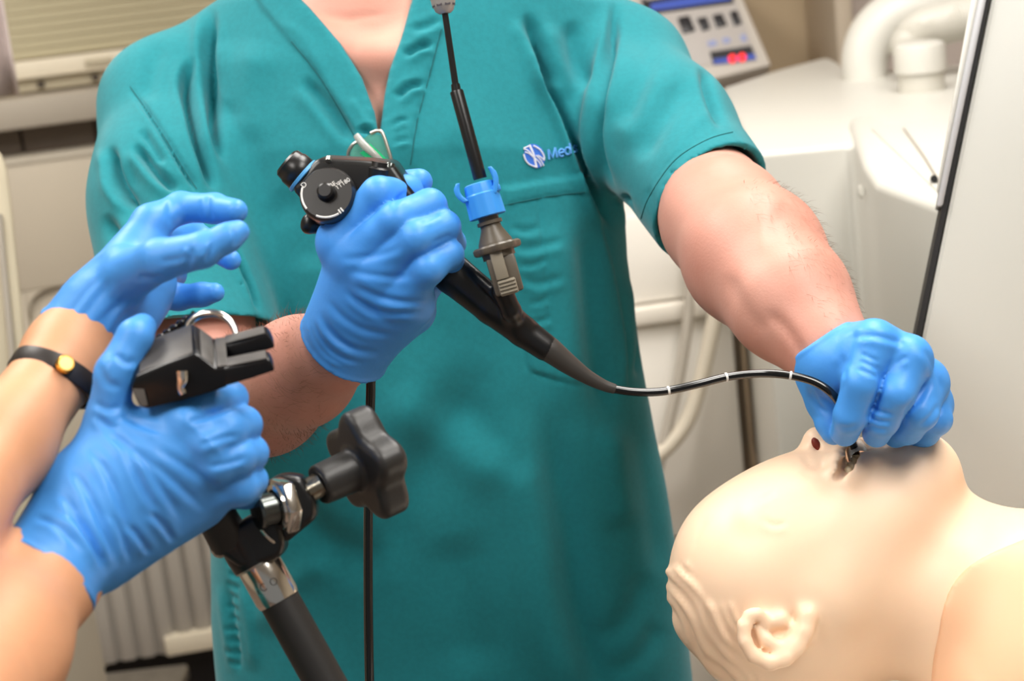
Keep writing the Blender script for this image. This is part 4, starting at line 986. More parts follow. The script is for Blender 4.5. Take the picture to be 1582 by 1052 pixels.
def forceps(fr):
    a, u, Lp, rt, tw, f0 = fr
    top = C(684, -6, 1.255)
    root = empty('biopsy_instrument', toW(a + u * .08), 'long black rod instrument with a grey ribbed handle, standing in the blue cap', 'instrument')
    A = C(742, 276, 1.2615); Bm = C(705, 140, 1.259); Bt = C(687, 18, 1.257)
    MB().lathe(toW(A), toW(Bm), [(0, .0046), (.985, .0046), (1, .0042)], seg=28).build('sleeve', M_black, root, smooth=True, angle=35)
    d = Bt - Bm; d /= np.linalg.norm(d)
    MB().lathe(toW(Bm - d * .001), toW(Bm + d * .0045), [(0, .0034), (1, .0030)], seg=20).build('sleeve_collar', M_black, root, smooth=True, angle=35)
    MB().lathe(toW(Bm), toW(Bt + d * .004), [(0, .0023), (1, .0021)], seg=20).build('rod', M_black, root, smooth=True)
    g = MB().lathe(toW(Bt - d * .0012), toW(Bt + d * .055), [(0, .0040), (.03, .0062), (.12, .0080), (.30, .0090), (.8, .0090), (.95, .0075), (1, .005)], seg=32).build('handle', M_grip, root, smooth=True, angle=35)
    s_ = np.cross(d, [0, 0, 1.0]); s_ /= np.linalg.norm(s_); w_ = np.cross(s_, d)
    for k in range(9):
        for j in range(8):
            an = 2 * math.pi * (j + .5) / 8; rr = .0062 + min(k, 2) * .0010
            c = Bt + d * (.0035 + k * .0055) + (s_ * math.cos(an) + w_ * math.sin(an)) * (rr + .0006)
            t_ = -s_ * math.sin(an) + w_ * math.cos(an); n_ = s_ * math.cos(an) + w_ * math.sin(an)
            MB().box(toW(c - t_ * .0019 - n_ * .0006), dirW(t_ * .0038), dirW(n_ * .0014), dirW(d * .0026)).build('grip_recess', M_gripd, g)
    return root

def eyeglasses():
    root = empty('eyeglasses', P(575, 225, 1.585), 'thin silver framed eyeglasses hung on the V neckline', 'glasses')
    d = 1.568
    MB().tube(CP([(573, 206, d), (584, 202, d - .002), (591, 206, d - .003), (598, 225, d - .004), (605, 250, d - .004), (606, 272, d), (590, 284, d + .004), (560, 276, d + .006), (542, 258, d + .006), (538, 238, d + .005), (545, 224, d + .003), (556, 218, d + .002)]), .0016, seg=10, n=6).build('rim', M_steel, root, smooth=True)
    MB().tube(CP([(551, 210, d + .001), (562, 224, d - .004), (580, 240, d - .006), (600, 262, d - .003)]), [.0030, .0034, .0028, .002], seg=10, n=6).build('temple_tip', M_clearpl, root, smooth=True)
    poly = [(556, 218), (573, 206), (588, 208), (597, 228), (604, 252), (604, 270), (588, 281), (560, 274), (544, 257), (541, 238), (546, 226)]
    ln = MB().prism([P(x, y, d - .001) for x, y in poly], dirW((0, 0, .0016))).build('lens', M_lens, root)
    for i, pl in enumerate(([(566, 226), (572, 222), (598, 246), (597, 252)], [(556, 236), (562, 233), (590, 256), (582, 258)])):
        MB().prism([P(x, y, d - .0016) for x, y in pl], dirW((0, 0, .0004))).build('lens_reflection', M_greenr, ln)  # green strips paint the reflections seen on the lens
    return root

def bracket_arm():
    root = empty('support_arm', P(430, 860, 1.15), 'black articulated holder arm with a lobed clamping knob', 'holder arm')
    D = 1.15
    # tube
    A = C(404, 878, 1.150); B = C(472, 1000, 1.150); ax = B - A; ax /= np.linalg.norm(ax)
    end = A + ax * .42
    MB().lathe(toW(A), toW(end), [(0, .0125), (.02, .0125), (1, .0125)], seg=36).build('tube', M_blackm, root, smooth=True, angle=35)
    col = MB().lathe(toW(A - ax * .006), toW(A + ax * .0225), [(0, .0128), (.1, .0140), (.88, .0140), (1, .0132)], seg=36).build('collar', M_chrome, root, smooth=True, angle=35)
    MB().lathe(toW(A - ax * .010), toW(A - ax * .003), [(0, .0150), (1, .0154)], seg=36).build('collar_rim', M_steel, root, smooth=True, angle=35)
    # stamped marks on the collar
    s_ = np.cross(ax, [0, 0, 1.0]); s_ /= np.linalg.norm(s_); s_ = s_ if s_[0] > 0 else -s_
    mk = MB()
    def onc(an, t): return toW(A + ax * t + (s_ * math.sin(an) - np.array([0, 0, 1.0]) * math.cos(an)) * .0141)
    for c0 in (-.15, .35):
        mk.tube([onc(c0 + .15 * math.cos(q), .010 + .0022 * math.sin(q)) for q in np.linspace(.8, 5.5 if c0 < 0 else 7.0, 10)], .0003, seg=5, n=1)
    mk.tube([onc(-.5, .010), onc(-.5, .0125)], .0003, seg=5)
    mk.build('stamped_mark', M_blackm, col, smooth=True)
    # joint block (a forged head) with a boss
    lowb = MB().prism([P(x, y, 1.134) for x, y in [(330, 838), (350, 818), (392, 792), (428, 800), (440, 838), (434, 862), (402, 874), (370, 880), (344, 860)]], dirW((0, 0, .032)))
    lowb.build('clamp_block', M_black, root, smooth=True, bevel=.0045, seg=4, angle=30)
    upb = MB().prism([P(x, y, 1.142) for x, y in [(396, 752), (432, 732), (466, 736), (488, 772), (487, 802), (446, 836), (420, 842), (396, 800)]], dirW((0, 0, .026)))
    upb.build('joint', M_black, root, smooth=True, bevel=.0045, seg=4, angle=30)
    MB().lathe(toW(A - ax * .022), toW(A - ax * .004), [(0, .0165), (.6, .0165), (1, .0158)], seg=36).build('socket', M_black, root, smooth=True, angle=35)
    MB().lathe(P(335, 846, 1.145), P(343, 856, 1.140), [(0, .0045), (.6, .0045), (1, .003)], seg=16).build('screw', M_steel, root, smooth=True, angle=35)
    MB().tube(CP([(400, 812, 1.133), (410, 826, 1.133), (424, 838, 1.135), (431, 842, 1.138)]), .0012, seg=8, n=4).build('retaining_ring', M_chrome, root, smooth=True)
    # pin with hexagon nut
    pA = C(396, 792, 1.123); pB = C(437, 781, 1.131); pd = pB - pA; pd /= np.linalg.norm(pd)
    MB().lathe(toW(pA), toW(pB), [(0, .0105), (.1, .0112), (.15, .0098), (1, .0098)], seg=32).build('pin', M_dsteel, root, smooth=True, angle=35)
    nt = MB().lathe(toW(pB - pd * .003), toW(pB + pd * .006), [(0, .0165), (.15, .0178), (.85, .0178), (1, .0164)], seg=6).build('hex_nut', M_chrome, root, smooth=True, bevel=.0012, angle=25)
    MB().lathe(toW(pB - pd * .0050), toW(pB - pd * .0028), [(0, .0112), (.2, .0140), (1, .0142)], seg=32, caps=False).build('washer', M_chrome, root, smooth=True)
    # threaded stud
    kA = C(466, 764, 1.150); kB = C(498, 747, 1.152); kd = kB - kA; kd /= np.linalg.norm(kd)
    prof = []
    for i in range(13): prof += [(i / 13, .0072), ((i + .5) / 13, .0084)]
    MB().lathe(toW(kA), toW(kB), prof + [(1, .0072)], seg=28).build('threaded_stud', M_chrome, root, smooth=True, angle=25)
    # lobed knob
    h0 = C(492, 750, 1.152); kx = np.array([.80, .34, .50]); kx /= np.linalg.norm(kx)
    hub = MB().lathe(toW(h0), toW(h0 + kx * .034), [(0, .0120), (.06, .0132), (.8, .0142), (1, .0150)], seg=36)
    kc = h0 + kx * .034
    S = SDF(kc - .056, kc + .056, .0013)
    e1 = np.cross(kx, [0, 1.0, 0]); e1 /= np.linalg.norm(e1); e2 = np.cross(e1, kx); e2 = e2 if e2[1] > 0 else -e2
    S.cone(h0 + kx * .002, h0 + kx * .036, .0128, .0140, .001)
    w_, X, Y, Z = S.win(kc - .056, kc + .056)
    x = (X - kc[0]) * e1[0] + (Y - kc[1]) * e1[1] + (Z - kc[2]) * e1[2]; y = (X - kc[0]) * e2[0] + (Y - kc[1]) * e2[1] + (Z - kc[2]) * e2[2]; z_ = (X - kc[0]) * kx[0] + (Y - kc[1]) * kx[1] + (Z - kc[2]) * kx[2]
    an = np.arctan2(y, x); rr = np.hypot(x, y); R = .0315 + .0045 * np.cos(5 * (an - 1.75)) 
    dd = np.maximum((rr - R) * .85, np.abs(z_ - .003) - .0105); dd = np.maximum(dd, -np.maximum(rr - R * .70, -(z_ - .004)))
    qx = np.maximum(rr - R + .005, 0); qz = np.maximum(np.abs(z_ - .003) - .0105 + .005, 0)
    dr = np.minimum(np.maximum((rr - R + .005) * .85, np.abs(z_ - .003) - .0055), 0) + np.hypot(qx * .85, qz) - .005
    dr = np.maximum(dr, -np.maximum(rr - R * .66, -(z_ - .005)))
    S.d = smin(S.d, dr.astype(np.float32), .004)
    S.plane(h0, -kx, .0008)
    v, q = S.mesh(1); cam_mesh('knob', v, q, M_knob, root)
    # foot: the clamp that grips the table rail
    cl = SDF(end - .05, end + .05, .002); cl.cone(end - ax * .01, end + ax * .012, .019, .019); cl.cone(end + [.0, -.004, 0], end + [.035, -.01, .012], .016, .018, .006)
    v, q = cl.mesh(1); cam_mesh('rail_clamp', v, q, M_blackm, root)
    return root, end

def quick_bracket():
    root = empty('fork_bracket', P(290, 570, 1.075), 'black metal fork bracket with a silver ring, gripped in the nearer gloved fist', 'bracket')
    D = 1.050
    Wv = C(297, 508, D + .034) - C(300, 555, D)
    def pr(poly, f0, f1): 
        o = dirW(Wv * f0); return MB().prism([P(x, y, D) + o for x, y in poly], dirW(Wv * (f1 - f0)))
    body = pr([(209, 581), (255, 562), (300, 546), (309, 551), (334, 570), (352, 568), (352, 598), (329, 606), (280, 620), (228, 632), (216, 630), (202, 600)], 0, 1)
    b = body.build('body', M_anod, root, smooth=True, bevel=.0014, seg=2, angle=25)
    pn = pr([(345, 569), (380, 563), (414, 555), (420, 560), (425, 573), (390, 585), (345, 598)], 0, .30).build('prong', M_anod, root, smooth=True, bevel=.0010, angle=25)
    pf = pr([(345, 569), (380, 561), (417, 549), (424, 556), (430, 571), (392, 584), (345, 597)], .70, 1.0).build('prong', M_anod, root, smooth=True, bevel=.0010, angle=25)
    # upper faces: thin plates in a lighter grey
    def plate(p0, p1, f0, f1): 
        a, b_ = P(*p0, D), P(*p1, D); o0, o1 = dirW(Wv * f0), dirW(Wv * f1); n = np.cross(b_ - a, o1 - o0); n /= np.linalg.norm(n)
        if n[2] < 0: n = -n
        return MB().box(a + o0 - n * .0002, b_ - a, o1 - o0, n * .0007).build('grey_plate', M_anodt, root, smooth=True, bevel=.0002)
    plate((216, 578), (298, 547), .04, .96); plate((311, 553), (331, 568), .04, .96); plate((336, 569), (352, 567), .04, .96); plate((352, 567), (412, 555), .02, .28); plate((352, 566), (414, 550), .73, .98)
    MB().prism([P(x, y, D - .0012) for x, y in [(204, 600), (222, 601), (228, 626), (218, 628)]], dirW((0, 0, .0012))).build('end_face', M_anodt, root)  # grey sheet paints the light reflected by the end of the black body
    # pin with a slotted head on the near side, ring on top
    n0 = -Wv / np.linalg.norm(Wv)
    pc = C(281, 588, D)
    pin = MB().tube([toW(C(282, 574, D - .004)), toW(C(282, 586, D - .0042)), toW(C(279, 598, D - .003)), toW(C(283, 607, D - .002))], [.0036, .0032, .0022, .0024], seg=16, n=5).build('pin', M_chrome, root, smooth=True)
    MB().tube([P(289, 524, 1.090), P(292, 502, 1.092), P(306, 488, 1.092), P(327, 484, 1.091), P(346, 489, 1.090), P(360, 503, 1.087), P(366, 524, 1.084), P(364, 545, 1.082)], [.0022, .0024, .0024, .0024, .0022, .0020, .0016, .0014], seg=12, n=6).build('ring', M_chrome, root, smooth=True)
    # coiled lanyard behind the bracket
    A = C(292, 492, 1.10); B = C(240, 528, 1.10); pts = []
    ax = (B - A); n_ = 64; e = np.array([.57, .82, 0]); g = np.array([0, 0, 1.0])
    for i in range(n_ * 1 + 1):
        t = i / n_; a = 2 * math.pi * 5.0 * t
        pts.append(toW(A + ax * t + e * .0042 * math.cos(a) + g * .0042 * math.sin(a)))
    MB().tube(pts, .0013, seg=8, n=2).build('coil_cord', M_blackg, root, smooth=True)
    # stem down through the fist to the joint of the arm
    MB().tube([P(300, 600, 1.10), P(300, 680, 1.115), P(322, 770, 1.13), P(356, 836, 1.146)], [.011, .011, .012, .013], seg=20, n=6).build('stem', M_blackm, root, smooth=True)
    return root
# ------------------------------------------------------------------ the room
def axis_box(name, lo, hi, m, parent=None, bevel=0.0, kind=None):
    lo = np.array(lo, float); hi = np.array(hi, float); d = hi - lo
    o = MB().box(lo, [d[0], 0, 0], [0, d[1], 0], [0, 0, d[2]]).build(name, m, parent, smooth=bevel > 0, bevel=bevel)
    if kind: tag(o, kind=kind)
    return o
YB = 4.05            # back wall
def room():
    axis_box('floor', (-3.2, -2.2, -.05), (3.6, YB + .1, 0), M_floor, kind='structure')
    axis_box('ceiling', (-3.2, -2.2, CEIL), (3.6, YB + .1, CEIL + .05), M_ceil, kind='structure')
    axis_box('wall_back', (-3.2, YB, 0), (3.6, YB + .1, CEIL), M_wall, kind='structure')
    axis_box('wall_right', (2.9, -2.2, 0), (3.0, YB, CEIL), M_trim, kind='structure')
    axis_box('wall_left', (-3.0, -2.2, 0), (-2.9, YB, CEIL), M_trim, kind='structure')
    for i, (lx, ly, e) in enumerate(LIGHTS):
        t = empty('ceiling_lamp', (lx, ly, CEIL - .03), ['ceiling lamp above the reaching person, nearer one of the left pair', 'ceiling lamp above the manikin, nearer one of the right pair', 'ceiling lamp behind the man on the window side, farther one of the left pair', 'ceiling lamp behind the man on the machine side, farther one of the right pair'][i], 'lamp', 'ceiling lamps out of the picture')
        f = MB()
        for (x0, x1, y0, y1) in ((-.32, .32, -.62, -.58), (-.32, .32, .58, .62), (-.32, -.28, -.58, .58), (.28, .32, -.58, .58)): f.box(np.array([lx + x0, ly + y0, CEIL - .06]), [x1 - x0, 0, 0], [0, y1 - y0, 0], [0, 0, .06])
        f.build('frame', M_wht, t)
        axis_box('diffuser', (lx - .28, ly - .58, CEIL - .05), (lx + .28, ly + .58, CEIL - .04), M_lampd, t)

class WallFrame:
    """a vertical plane through a pixel ray, turned by yaw; gives local (s along, z up) coordinates"""
    def __init__(s, px, py, d, yaw):
        s.o = P(px, py, d); s.t = np.array([math.cos(yaw), math.sin(yaw), 0]); s.n = np.array([-math.sin(yaw), math.cos(yaw), 0]); s.up = np.array([0, 0, 1.0])
    def hit(s, px, py): return hit_plane(px, py, s.o, s.n)
    def loc(s, px, py): h = s.hit(px, py) - s.o; return np.dot(h, s.t), h[2]
    def box(s, mb, s0, s1, z0, z1, d0, d1):     # z relative to the origin, depth along the inward normal (positive = away)
        return mb.box(s.o + s.t * s0 + s.up * z0 + s.n * d0, s.t * (s1 - s0), s.up * (z1 - z0), s.n * (d1 - d0))

def left_background():
    W = WallFrame(100, 110, 3.55, math.radians(9))
    z = lambda px, py: W.loc(px, py)[1]; sx = lambda px, py: W.loc(px, py)[0]
    s0, s1 = sx(-60, 110), sx(520, 60)
    zr1, zr0 = z(100, 87), z(100, 115)          # bottom rail
    zs = z(100, 136); zl1, zl0 = z(100, 140), z(100, 186); zt0 = z(100, 236)
    c = W.o + W.t * (s0 + s1) / 2
    # blind
    bl = empty('window_blind', c + W.up * zr0, 'closed beige slatted window blind with a cream bottom rail, behind the man', 'blind')
    mb = MB(); zz = zr1 + .004; k = 0
    while zz < zr1 + .95:
        W.box(mb, s0, s1, zz, zz + .0155, .010 + (k % 2) * .0006, .0135); zz += .017; k += 1
    o = mb.build('slats', M_blind, bl); tag(o, kind='stuff')
    mb = MB(); W.box(mb, s0, s1, zr0, zr1, -.006, .02); rl = mb.build('bottom_rail', M_rail, bl, smooth=True, bevel=.004)
    a, b_ = sx(132, 98), sx(176, 98); mb = MB(); W.box(mb, a, b_, zr0 + .010, zr1 - .010, -.012, -.005); mb.build('clip', M_sill, rl, smooth=True, bevel=.003)
    mb = MB(); W.box(mb, s0, s1, zr1 + .95, zr1 + 1.02, -.01, .03); mb.build('head_rail', M_rail, bl)
    # window frame sill and ledge
    mb = MB(); W.box(mb, s0, s1, zs, zr0 + .002, .012, .05); w1 = mb.build('trim_1', M_sill, None, smooth=True, bevel=.003); tag(w1, kind='structure')
    for px in (62, 148):
        mb = MB(); q = sx(px, 126); W.box(mb, q - .006, q + .006, zs + .007, zs + .017, .004, .014); o = mb.build('sill_catch', M_grout, w1)
    mb = MB(); W.box(mb, s0 - .3, s1, zl0, zl1, -.06, .05); o = mb.build('trim_2', M_sillg, None, smooth=True, bevel=.006); tag(o, kind='structure')
    # tiled strip: each tile a piece
    mb = MB(); W.box(mb, s0 - .3, s1, zt0 - .02, zl0 + .005, .034, .06); ts = mb.build('wall_tiles', M_grout, None); ts.name = 'trim_3'; tag(ts, kind='structure')
    ref = sx(148, 210); wd = sx(148, 210) - sx(33, 224); first = None
    for k in range(-4, 5):
        a = ref + k * wd + .003; b_ = a + wd - .006
        if b_ > s1: break
        mb = MB(); W.box(mb, a, b_, zt0 - .02, zl0 + .002, .026, .036); mb.build('tile', M_tile, ts, smooth=True, bevel=.002)
    # cabinet front with a recessed panel and ribbed lower part
    G = WallFrame(100, 240, 3.53, math.radians(9)); gz = lambda px, py: G.loc(px, py)[1]; gs = lambda px, py: G.loc(px, py)[0]
    cab = empty('wall_cabinet', G.o * np.array([1, 1, 0]), 'beige cabinet with rounded recessed panel under the tiled strip', 'cabinet')
    zt = gz(100, 238); zf = -G.o[2]
    a0, a1 = gs(-40, 400), gs(520, 300)
    zp1 = gz(100, 442); ps0 = gs(46, 500)
    zb = gz(230, 800)
    mb = MB()
    # outer body built around the recess opening
    G.box(mb, a0, a1, zp1, zt, 0, .5); G.box(mb, a0, ps0, zb, zp1, 0, .5); G.box(mb, ps0, a1, zb, zp1, .018, .5)
    mb.build('body', M_cab, cab, smooth=True, bevel=.006)
    mb = MB(); G.box(mb, a0, a1, zt - .009, zt + .002, -.004, .5); mb.build('worktop', M_cab2, cab, smooth=True, bevel=.004)
    # rounded corner fillet of the recess
    r = .05; cc = (ps0 + r, zp1 - r); pts = [(ps0, zp1)] + [(cc[0] + r * math.cos(t), cc[1] + r * math.sin(t)) for t in np.linspace(math.pi / 2, math.pi, 10)]
    MB().prism([G.o + G.t * x + G.up * y for x, y in pts], G.n * .02).build('recess_corner', M_cab, cab)
    # ribbed panel
    rb = empty('ribbed_panel', (G.o + G.t * .2) * np.array([1, 1, 0]), 'grey vertically ribbed panel low behind the gloved hand', 'panel')
    H = WallFrame(285, 940, 3.50, math.radians(9)); hz = lambda px, py: H.loc(px, py)[1]; hs = lambda px, py: H.loc(px, py)[0]
    zf = -H.o[2]; ztop = hz(285, 780); zb = hz(295, 1005); zw = hz(300, 975)
    mb = MB(); H.box(mb, hs(60, 1000), hs(520, 900), zb, ztop, .012, .06); mb.build('backing', M_rib, rb)
    pitch = hs(262, 930) - hs(231, 930)
    for k in range(-4, 9):
        x0 = hs(231, 930) + k * pitch; mb = MB(); H.box(mb, x0 + .005, x0 + pitch - .005, zb + (.0 if k < 1 else zw - zb), ztop, 0, .02); mb.build('rib', M_rib, rb, smooth=True, bevel=.004)
    mb = MB(); H.box(mb, hs(256, 1000), hs(520, 950), zb, zw, -.012, .02); o = mb.build('kick_strip', M_rail, rb, smooth=True, bevel=.003)
    mb = MB(); H.box(mb, hs(60, 1000), hs(520, 950), zf, zb, .06, .10); mb.build('plinth', M_gasket, rb)
    # rounded pale edge at the far left, nearer to the camera
    eq = empty('equipment_housing', P(0, 900, 2.3) * np.array([1, 1, 0]), 'pale rounded equipment housing at the far left edge', 'equipment')
    d = 2.3
    pts = [(-60, 215), (-14, 222), (4, 236), (12, 260), (20, 320), (28, 400), (38, 500), (48, 600), (56, 700), (66, 820), (-60, 830)]
    MB().prism([P(x, y, d) for x, y in pts], dirW((-.13, 0, .35))).build('shell', M_sill, eq, smooth=True, bevel=.018, seg=4, angle=30)
    MB().tube(CP([(-2, 330, d - .004), (6, 420, d - .004), (16, 520, d - .004), (24, 620, d - .004), (30, 720, d - .004)]), .004, seg=8, n=4).build('seam', M_hosed, eq, smooth=True)
    b_ = P(10, 820, d + .1); axis_box('base', (b_[0] - .25, b_[1] - .05, 0), (b_[0] + .02, b_[1] + .3, b_[2]), M_cab2, eq, bevel=.01)
    # hanging curtain / monitor edge in the upper left corner
    cu = empty('curtain', P(-10, 155, 2.6), 'lavender grey curtain edge hanging in the upper left corner', 'curtain')
    Vv = []; Fc = []; n_ = 40; m_ = 18
    top = P(-10, -330, 2.6)
    for j in range(m_ + 1):
        for i in range(n_ + 1):
            t = i / n_; x = -140 + 166 * t; b0 = P(x, 152 - 4 * t, 2.6); b0 = b0 + (P(x, 152, 2.6) - P(x, 153, 2.6)) * 0; 
            p = b0 + np.array([0, .02 * math.sin(t * 22), (CEIL - .35 - b0[2]) * j / m_]); Vv.append(p)
    for j in range(m_):
        for i in range(n_): q = j * (n_ + 1) + i; Fc.append((q, q + 1, q + n_ + 2, q + n_ + 1))
    me = mesh_np('cloth', Vv, Fc, M_curt, cu); so = me.modifiers.new('thickness', 'SOLIDIFY'); so.thickness = .004
    rail_a = P(-140, 152, 2.6); rail_b = P(26, 148, 2.6)
    ra = np.array([rail_a[0] - .1, rail_a[1], CEIL - .345]); rb_ = np.array([rail_b[0] + .02, rail_b[1], CEIL - .345])
    MB().lathe(ra, rb_, [(0, .014), (1, .014)], seg=16).build('rail', M_steel, cu, smooth=True, angle=40)
    for q in (ra, rb_): MB().lathe(q, q * [1, 1, 0] + [0, 0, CEIL], [(0, .008), (1, .008)], seg=12).build('hanger', M_steel, cu, smooth=True, angle=40)
    # white canister with black cap and metal legs, bottom left
    cn = empty('canister', P(92, 1150, 2.96), 'white canister with a rounded top at the bottom left, below the forearm', 'canister')
    A = P(90, 1140, 2.96); Bp = A + np.array([0, 0, .16])
    MB().lathe(A, Bp, [(0, .041), (.72, .042), (.88, .038), (.97, .020), (1, .008)], seg=32).build('body', M_wht, cn, smooth=True, angle=40)
    MB().lathe(P(100, 1012, 2.93), P(112, 985, 2.94), [(0, .020), (.8, .021), (1, .014)], seg=20).build('cap', M_black, cn, smooth=True, angle=40)
    fr = empty('metal_stand', P(140, 1160, 3.01), 'small bare metal stand beside the white canister', 'stand')
    for a_, b_ in (((118, 990, 3.02), (158, 1034, 3.02)), ((128, 978, 3.02), (140, 1060, 3.02)), ((136, 1030, 3.02), (138, 1150, 3.02))):
        MB().lathe(P(*a_), P(*b_), [(0, .010), (1, .010)], seg=14).build('bar', M_steel, fr, smooth=True, angle=40)
    tb = P(110, 1150, 2.99)
    tr = empty('trolley', (tb[0], tb[1], 0), 'low steel trolley holding the canister, below the picture', 'trolley')
    ztp = P(90, 1140, 2.96)[2]
    axis_box('tray', (tb[0] - .16, tb[1] - .12, ztp - .03), (tb[0] + .16, tb[1] + .22, ztp), M_steel, tr, bevel=.006)
    for ax_ in (-.14, .14):
        for ay in (-.10, .20): axis_box('leg', (tb[0] + ax_ - .012, tb[1] + ay - .012, 0), (tb[0] + ax_ + .012, tb[1] + ay + .012, ztp - .03), M_steel, tr)

def between_background():
    G = WallFrame(1060, 480, 3.0, math.radians(7)); gz = lambda px, py: G.loc(px, py)[1]; gs = lambda px, py: G.loc(px, py)[0]
    cb = empty('cabinet', G.o * np.array([1, 1, 0]), 'pale cabinet with a raised ledge between the man and the white machine', 'cabinet')
    zf = -G.o[2]; a0, a1 = gs(760, 600), gs(1131, 500); zl1, zl0 = gz(1020, 465), gz(1020, 496); zb = gz(1045, 832)
    mb = MB(); G.box(mb, a0, a1, zl1, gz(1020, 330), 0, .45); mb.build('upper_panel', M_pale, cb, smooth=True, bevel=.004)
    mb = MB(); G.box(mb, a0, a1, zl0, zl1 - .004, -.018, .45); mb.build('ledge', M_pale2, cb, smooth=True, bevel=.005)
    mb = MB(); G.box(mb, a0, a1, zb + .004, zl0 - .004, 0, .45); mb.build('lower_panel', M_pale, cb, smooth=True, bevel=.004)
    mb = MB(); G.box(mb, a0, a1, zf, zb - .004, .006, .45); mb.build('base', M_pale2, cb, smooth=True, bevel=.004)
    mb = MB(); G.box(mb, a1 + .004, gs(1166, 500), zf, gz(1145, 540), .10, .45); mb.build('gap_shade', mat('gap_shade_taupe', (150, 132, 112), .6), cb)  # taupe strip stands in for the shade in the gap beside the cabinet
    hd = 2.93
    for pts, r, m, lb, cd in (([(1068, 330), (1066, 430), (1062, 500), (1050, 580), (1034, 650), (1018, 720), (1000, 790)], .0085, M_hosed, 'ribbed grey hose hanging by the pale cabinet, left one of the pair', 'hose'), ([(1116, 380), (1112, 450), (1098, 520), (1082, 590), (1062, 650), (1030, 692), (1000, 712), (950, 730)], .0125, M_hose, 'smooth thick beige hose curving in front of the pale cabinet', 'hose')):
        mb = MB().tube([P(x, y, hd) for x, y in pts], r, seg=12, n=10)
        o = mb.build('hose', m, None, smooth=True, angle=60); tag(o, lb, cd)

def machine():
    root = empty('xray_machine', P(1300, 500, 2.3) * np.array([1, 1, 0]), 'big white enamelled machine with a round cap, right of the man', 'machine')
    z1 = P(1165, 236, 2.4)[2]
    def top(px, py, z): return hit_z(px, py, z)
    def block(name, outline, z, drop, bev, m=M_wht, taper=None):
        pts = [top(x, y, z) for x, y in outline]
        return MB().prism(pts, np.array([0, 0, -drop]) if taper is None else np.asarray(taper)).build(name, m, root, smooth=True, bevel=bev, seg=4, angle=25)
    block('deck', [(1117, 135), (1200, 108), (1268, 90), (1282, 89), (1296, 96), (1310, 113), (1420, 104), (1545, 96), (1530, 220), (1420, 236), (1310, 222), (1165, 237)], z1, .62, .014)
    z2 = z1 + .012
    block('front_box', [(1310, 182), (1345, 176), (1398, 205), (1470, 300), (1458, 318), (1352, 280), (1332, 250)], z2, .60, .012)
    block('rear_plate', [(1345, 196), (1395, 190), (1480, 176), (1520, 200), (1470, 306), (1458, 302)], z2 + .004, .02, .003)
    # panel seam + latch hole on the front box
    MB().tube([top(1396, 198, z2 + .0065), top(1428, 242, z2 + .0065), top(1462, 300, z2 + .0065)], .0010, seg=6, n=3).build('panel_seam', M_hosed, root, smooth=True)
    MB().lathe(top(1443, 276, z2 + .003), top(1443, 276, z2 + .009), [(0, .004), (1, .004)], seg=16).build('latch_hole', M_gasket, root, smooth=True, angle=40)
    q = P(1330, 296, 2.17); MB().lathe(q, q - dirW((0, 0, .006)), [(0, .008), (1, .007)], seg=16, sx=.5).build('rivet', M_wht2, root, smooth=True)
    # round cap
    c = top(1424, 140, z1); up = np.array([0, 0, 1.0])
    MB().lathe(c, c + up * .028, [(0, .034), (.9, .034), (1, .033)], seg=48).build('cap_base', M_wht2, root, smooth=True, angle=35)
    MB().lathe(c + up * .028, c + up * .072, [(0, .034), (.03, .0385), (.78, .0385), (.93, .036), (1, .029)], seg=48).build('cap', M_wht, root, smooth=True, angle=35)
    # lower side skirts
    b0 = top(1300, 222, z1); 
    pts = [(1165, 560), (1262, 560), (1262, 780), (1175, 800)]
    lo = [top(1160, 150, z1) * np.array([1, 1, 0])]
    lq = [hit_z(1170, 225, z1), hit_z(1500, 250, z1), hit_z(1500, 130, z1), hit_z(1210, 130, z1)]
    base = [np.array([p[0], p[1], .12]) for p in lq]
    MB().prism([b * np.array([1, 1, 1]) + np.array([.01, .02, 0]) for b in base], np.array([0, 0, z1 - .60 - .12])).build('column', M_wht2, root, smooth=True, bevel=.012, seg=3)
    ctr = sum(base) / 4
    axis_box('base', (ctr[0] - .26, ctr[1] - .16, 0), (ctr[0] + .26, ctr[1] + .18, .12), M_cab2, root, bevel=.02)
    # big curved white arm behind
    d = 3.0
    pts = [(1338, 130), (1336, 95), (1345, 62), (1368, 34), (1402, 18), (1445, 6), (1500, -6), (1580, -20)]
    ar = MB().tube([P(x, y, d) for x, y in pts], [.035, .037, .039, .040, .041, .041, .041, .041], seg=28, n=8).build('curved_arm', M_wht, root, smooth=True, angle=60)
    hp = [P(x, y, d - .10) for x, y in [(1404, 86), (1410, 64), (1428, 46), (1462, 34), (1500, 26), (1560, 16)]]
    Q_, _ = spline(hp, [1] * len(hp), 16); Rr = [0.032 + .0017 * (i % 2) for i in range(len(Q_))]
    MB().tube(Q_, Rr, seg=22, n=1).build('corrugated_hose', M_wht2, root, smooth=True, angle=70)
    return root

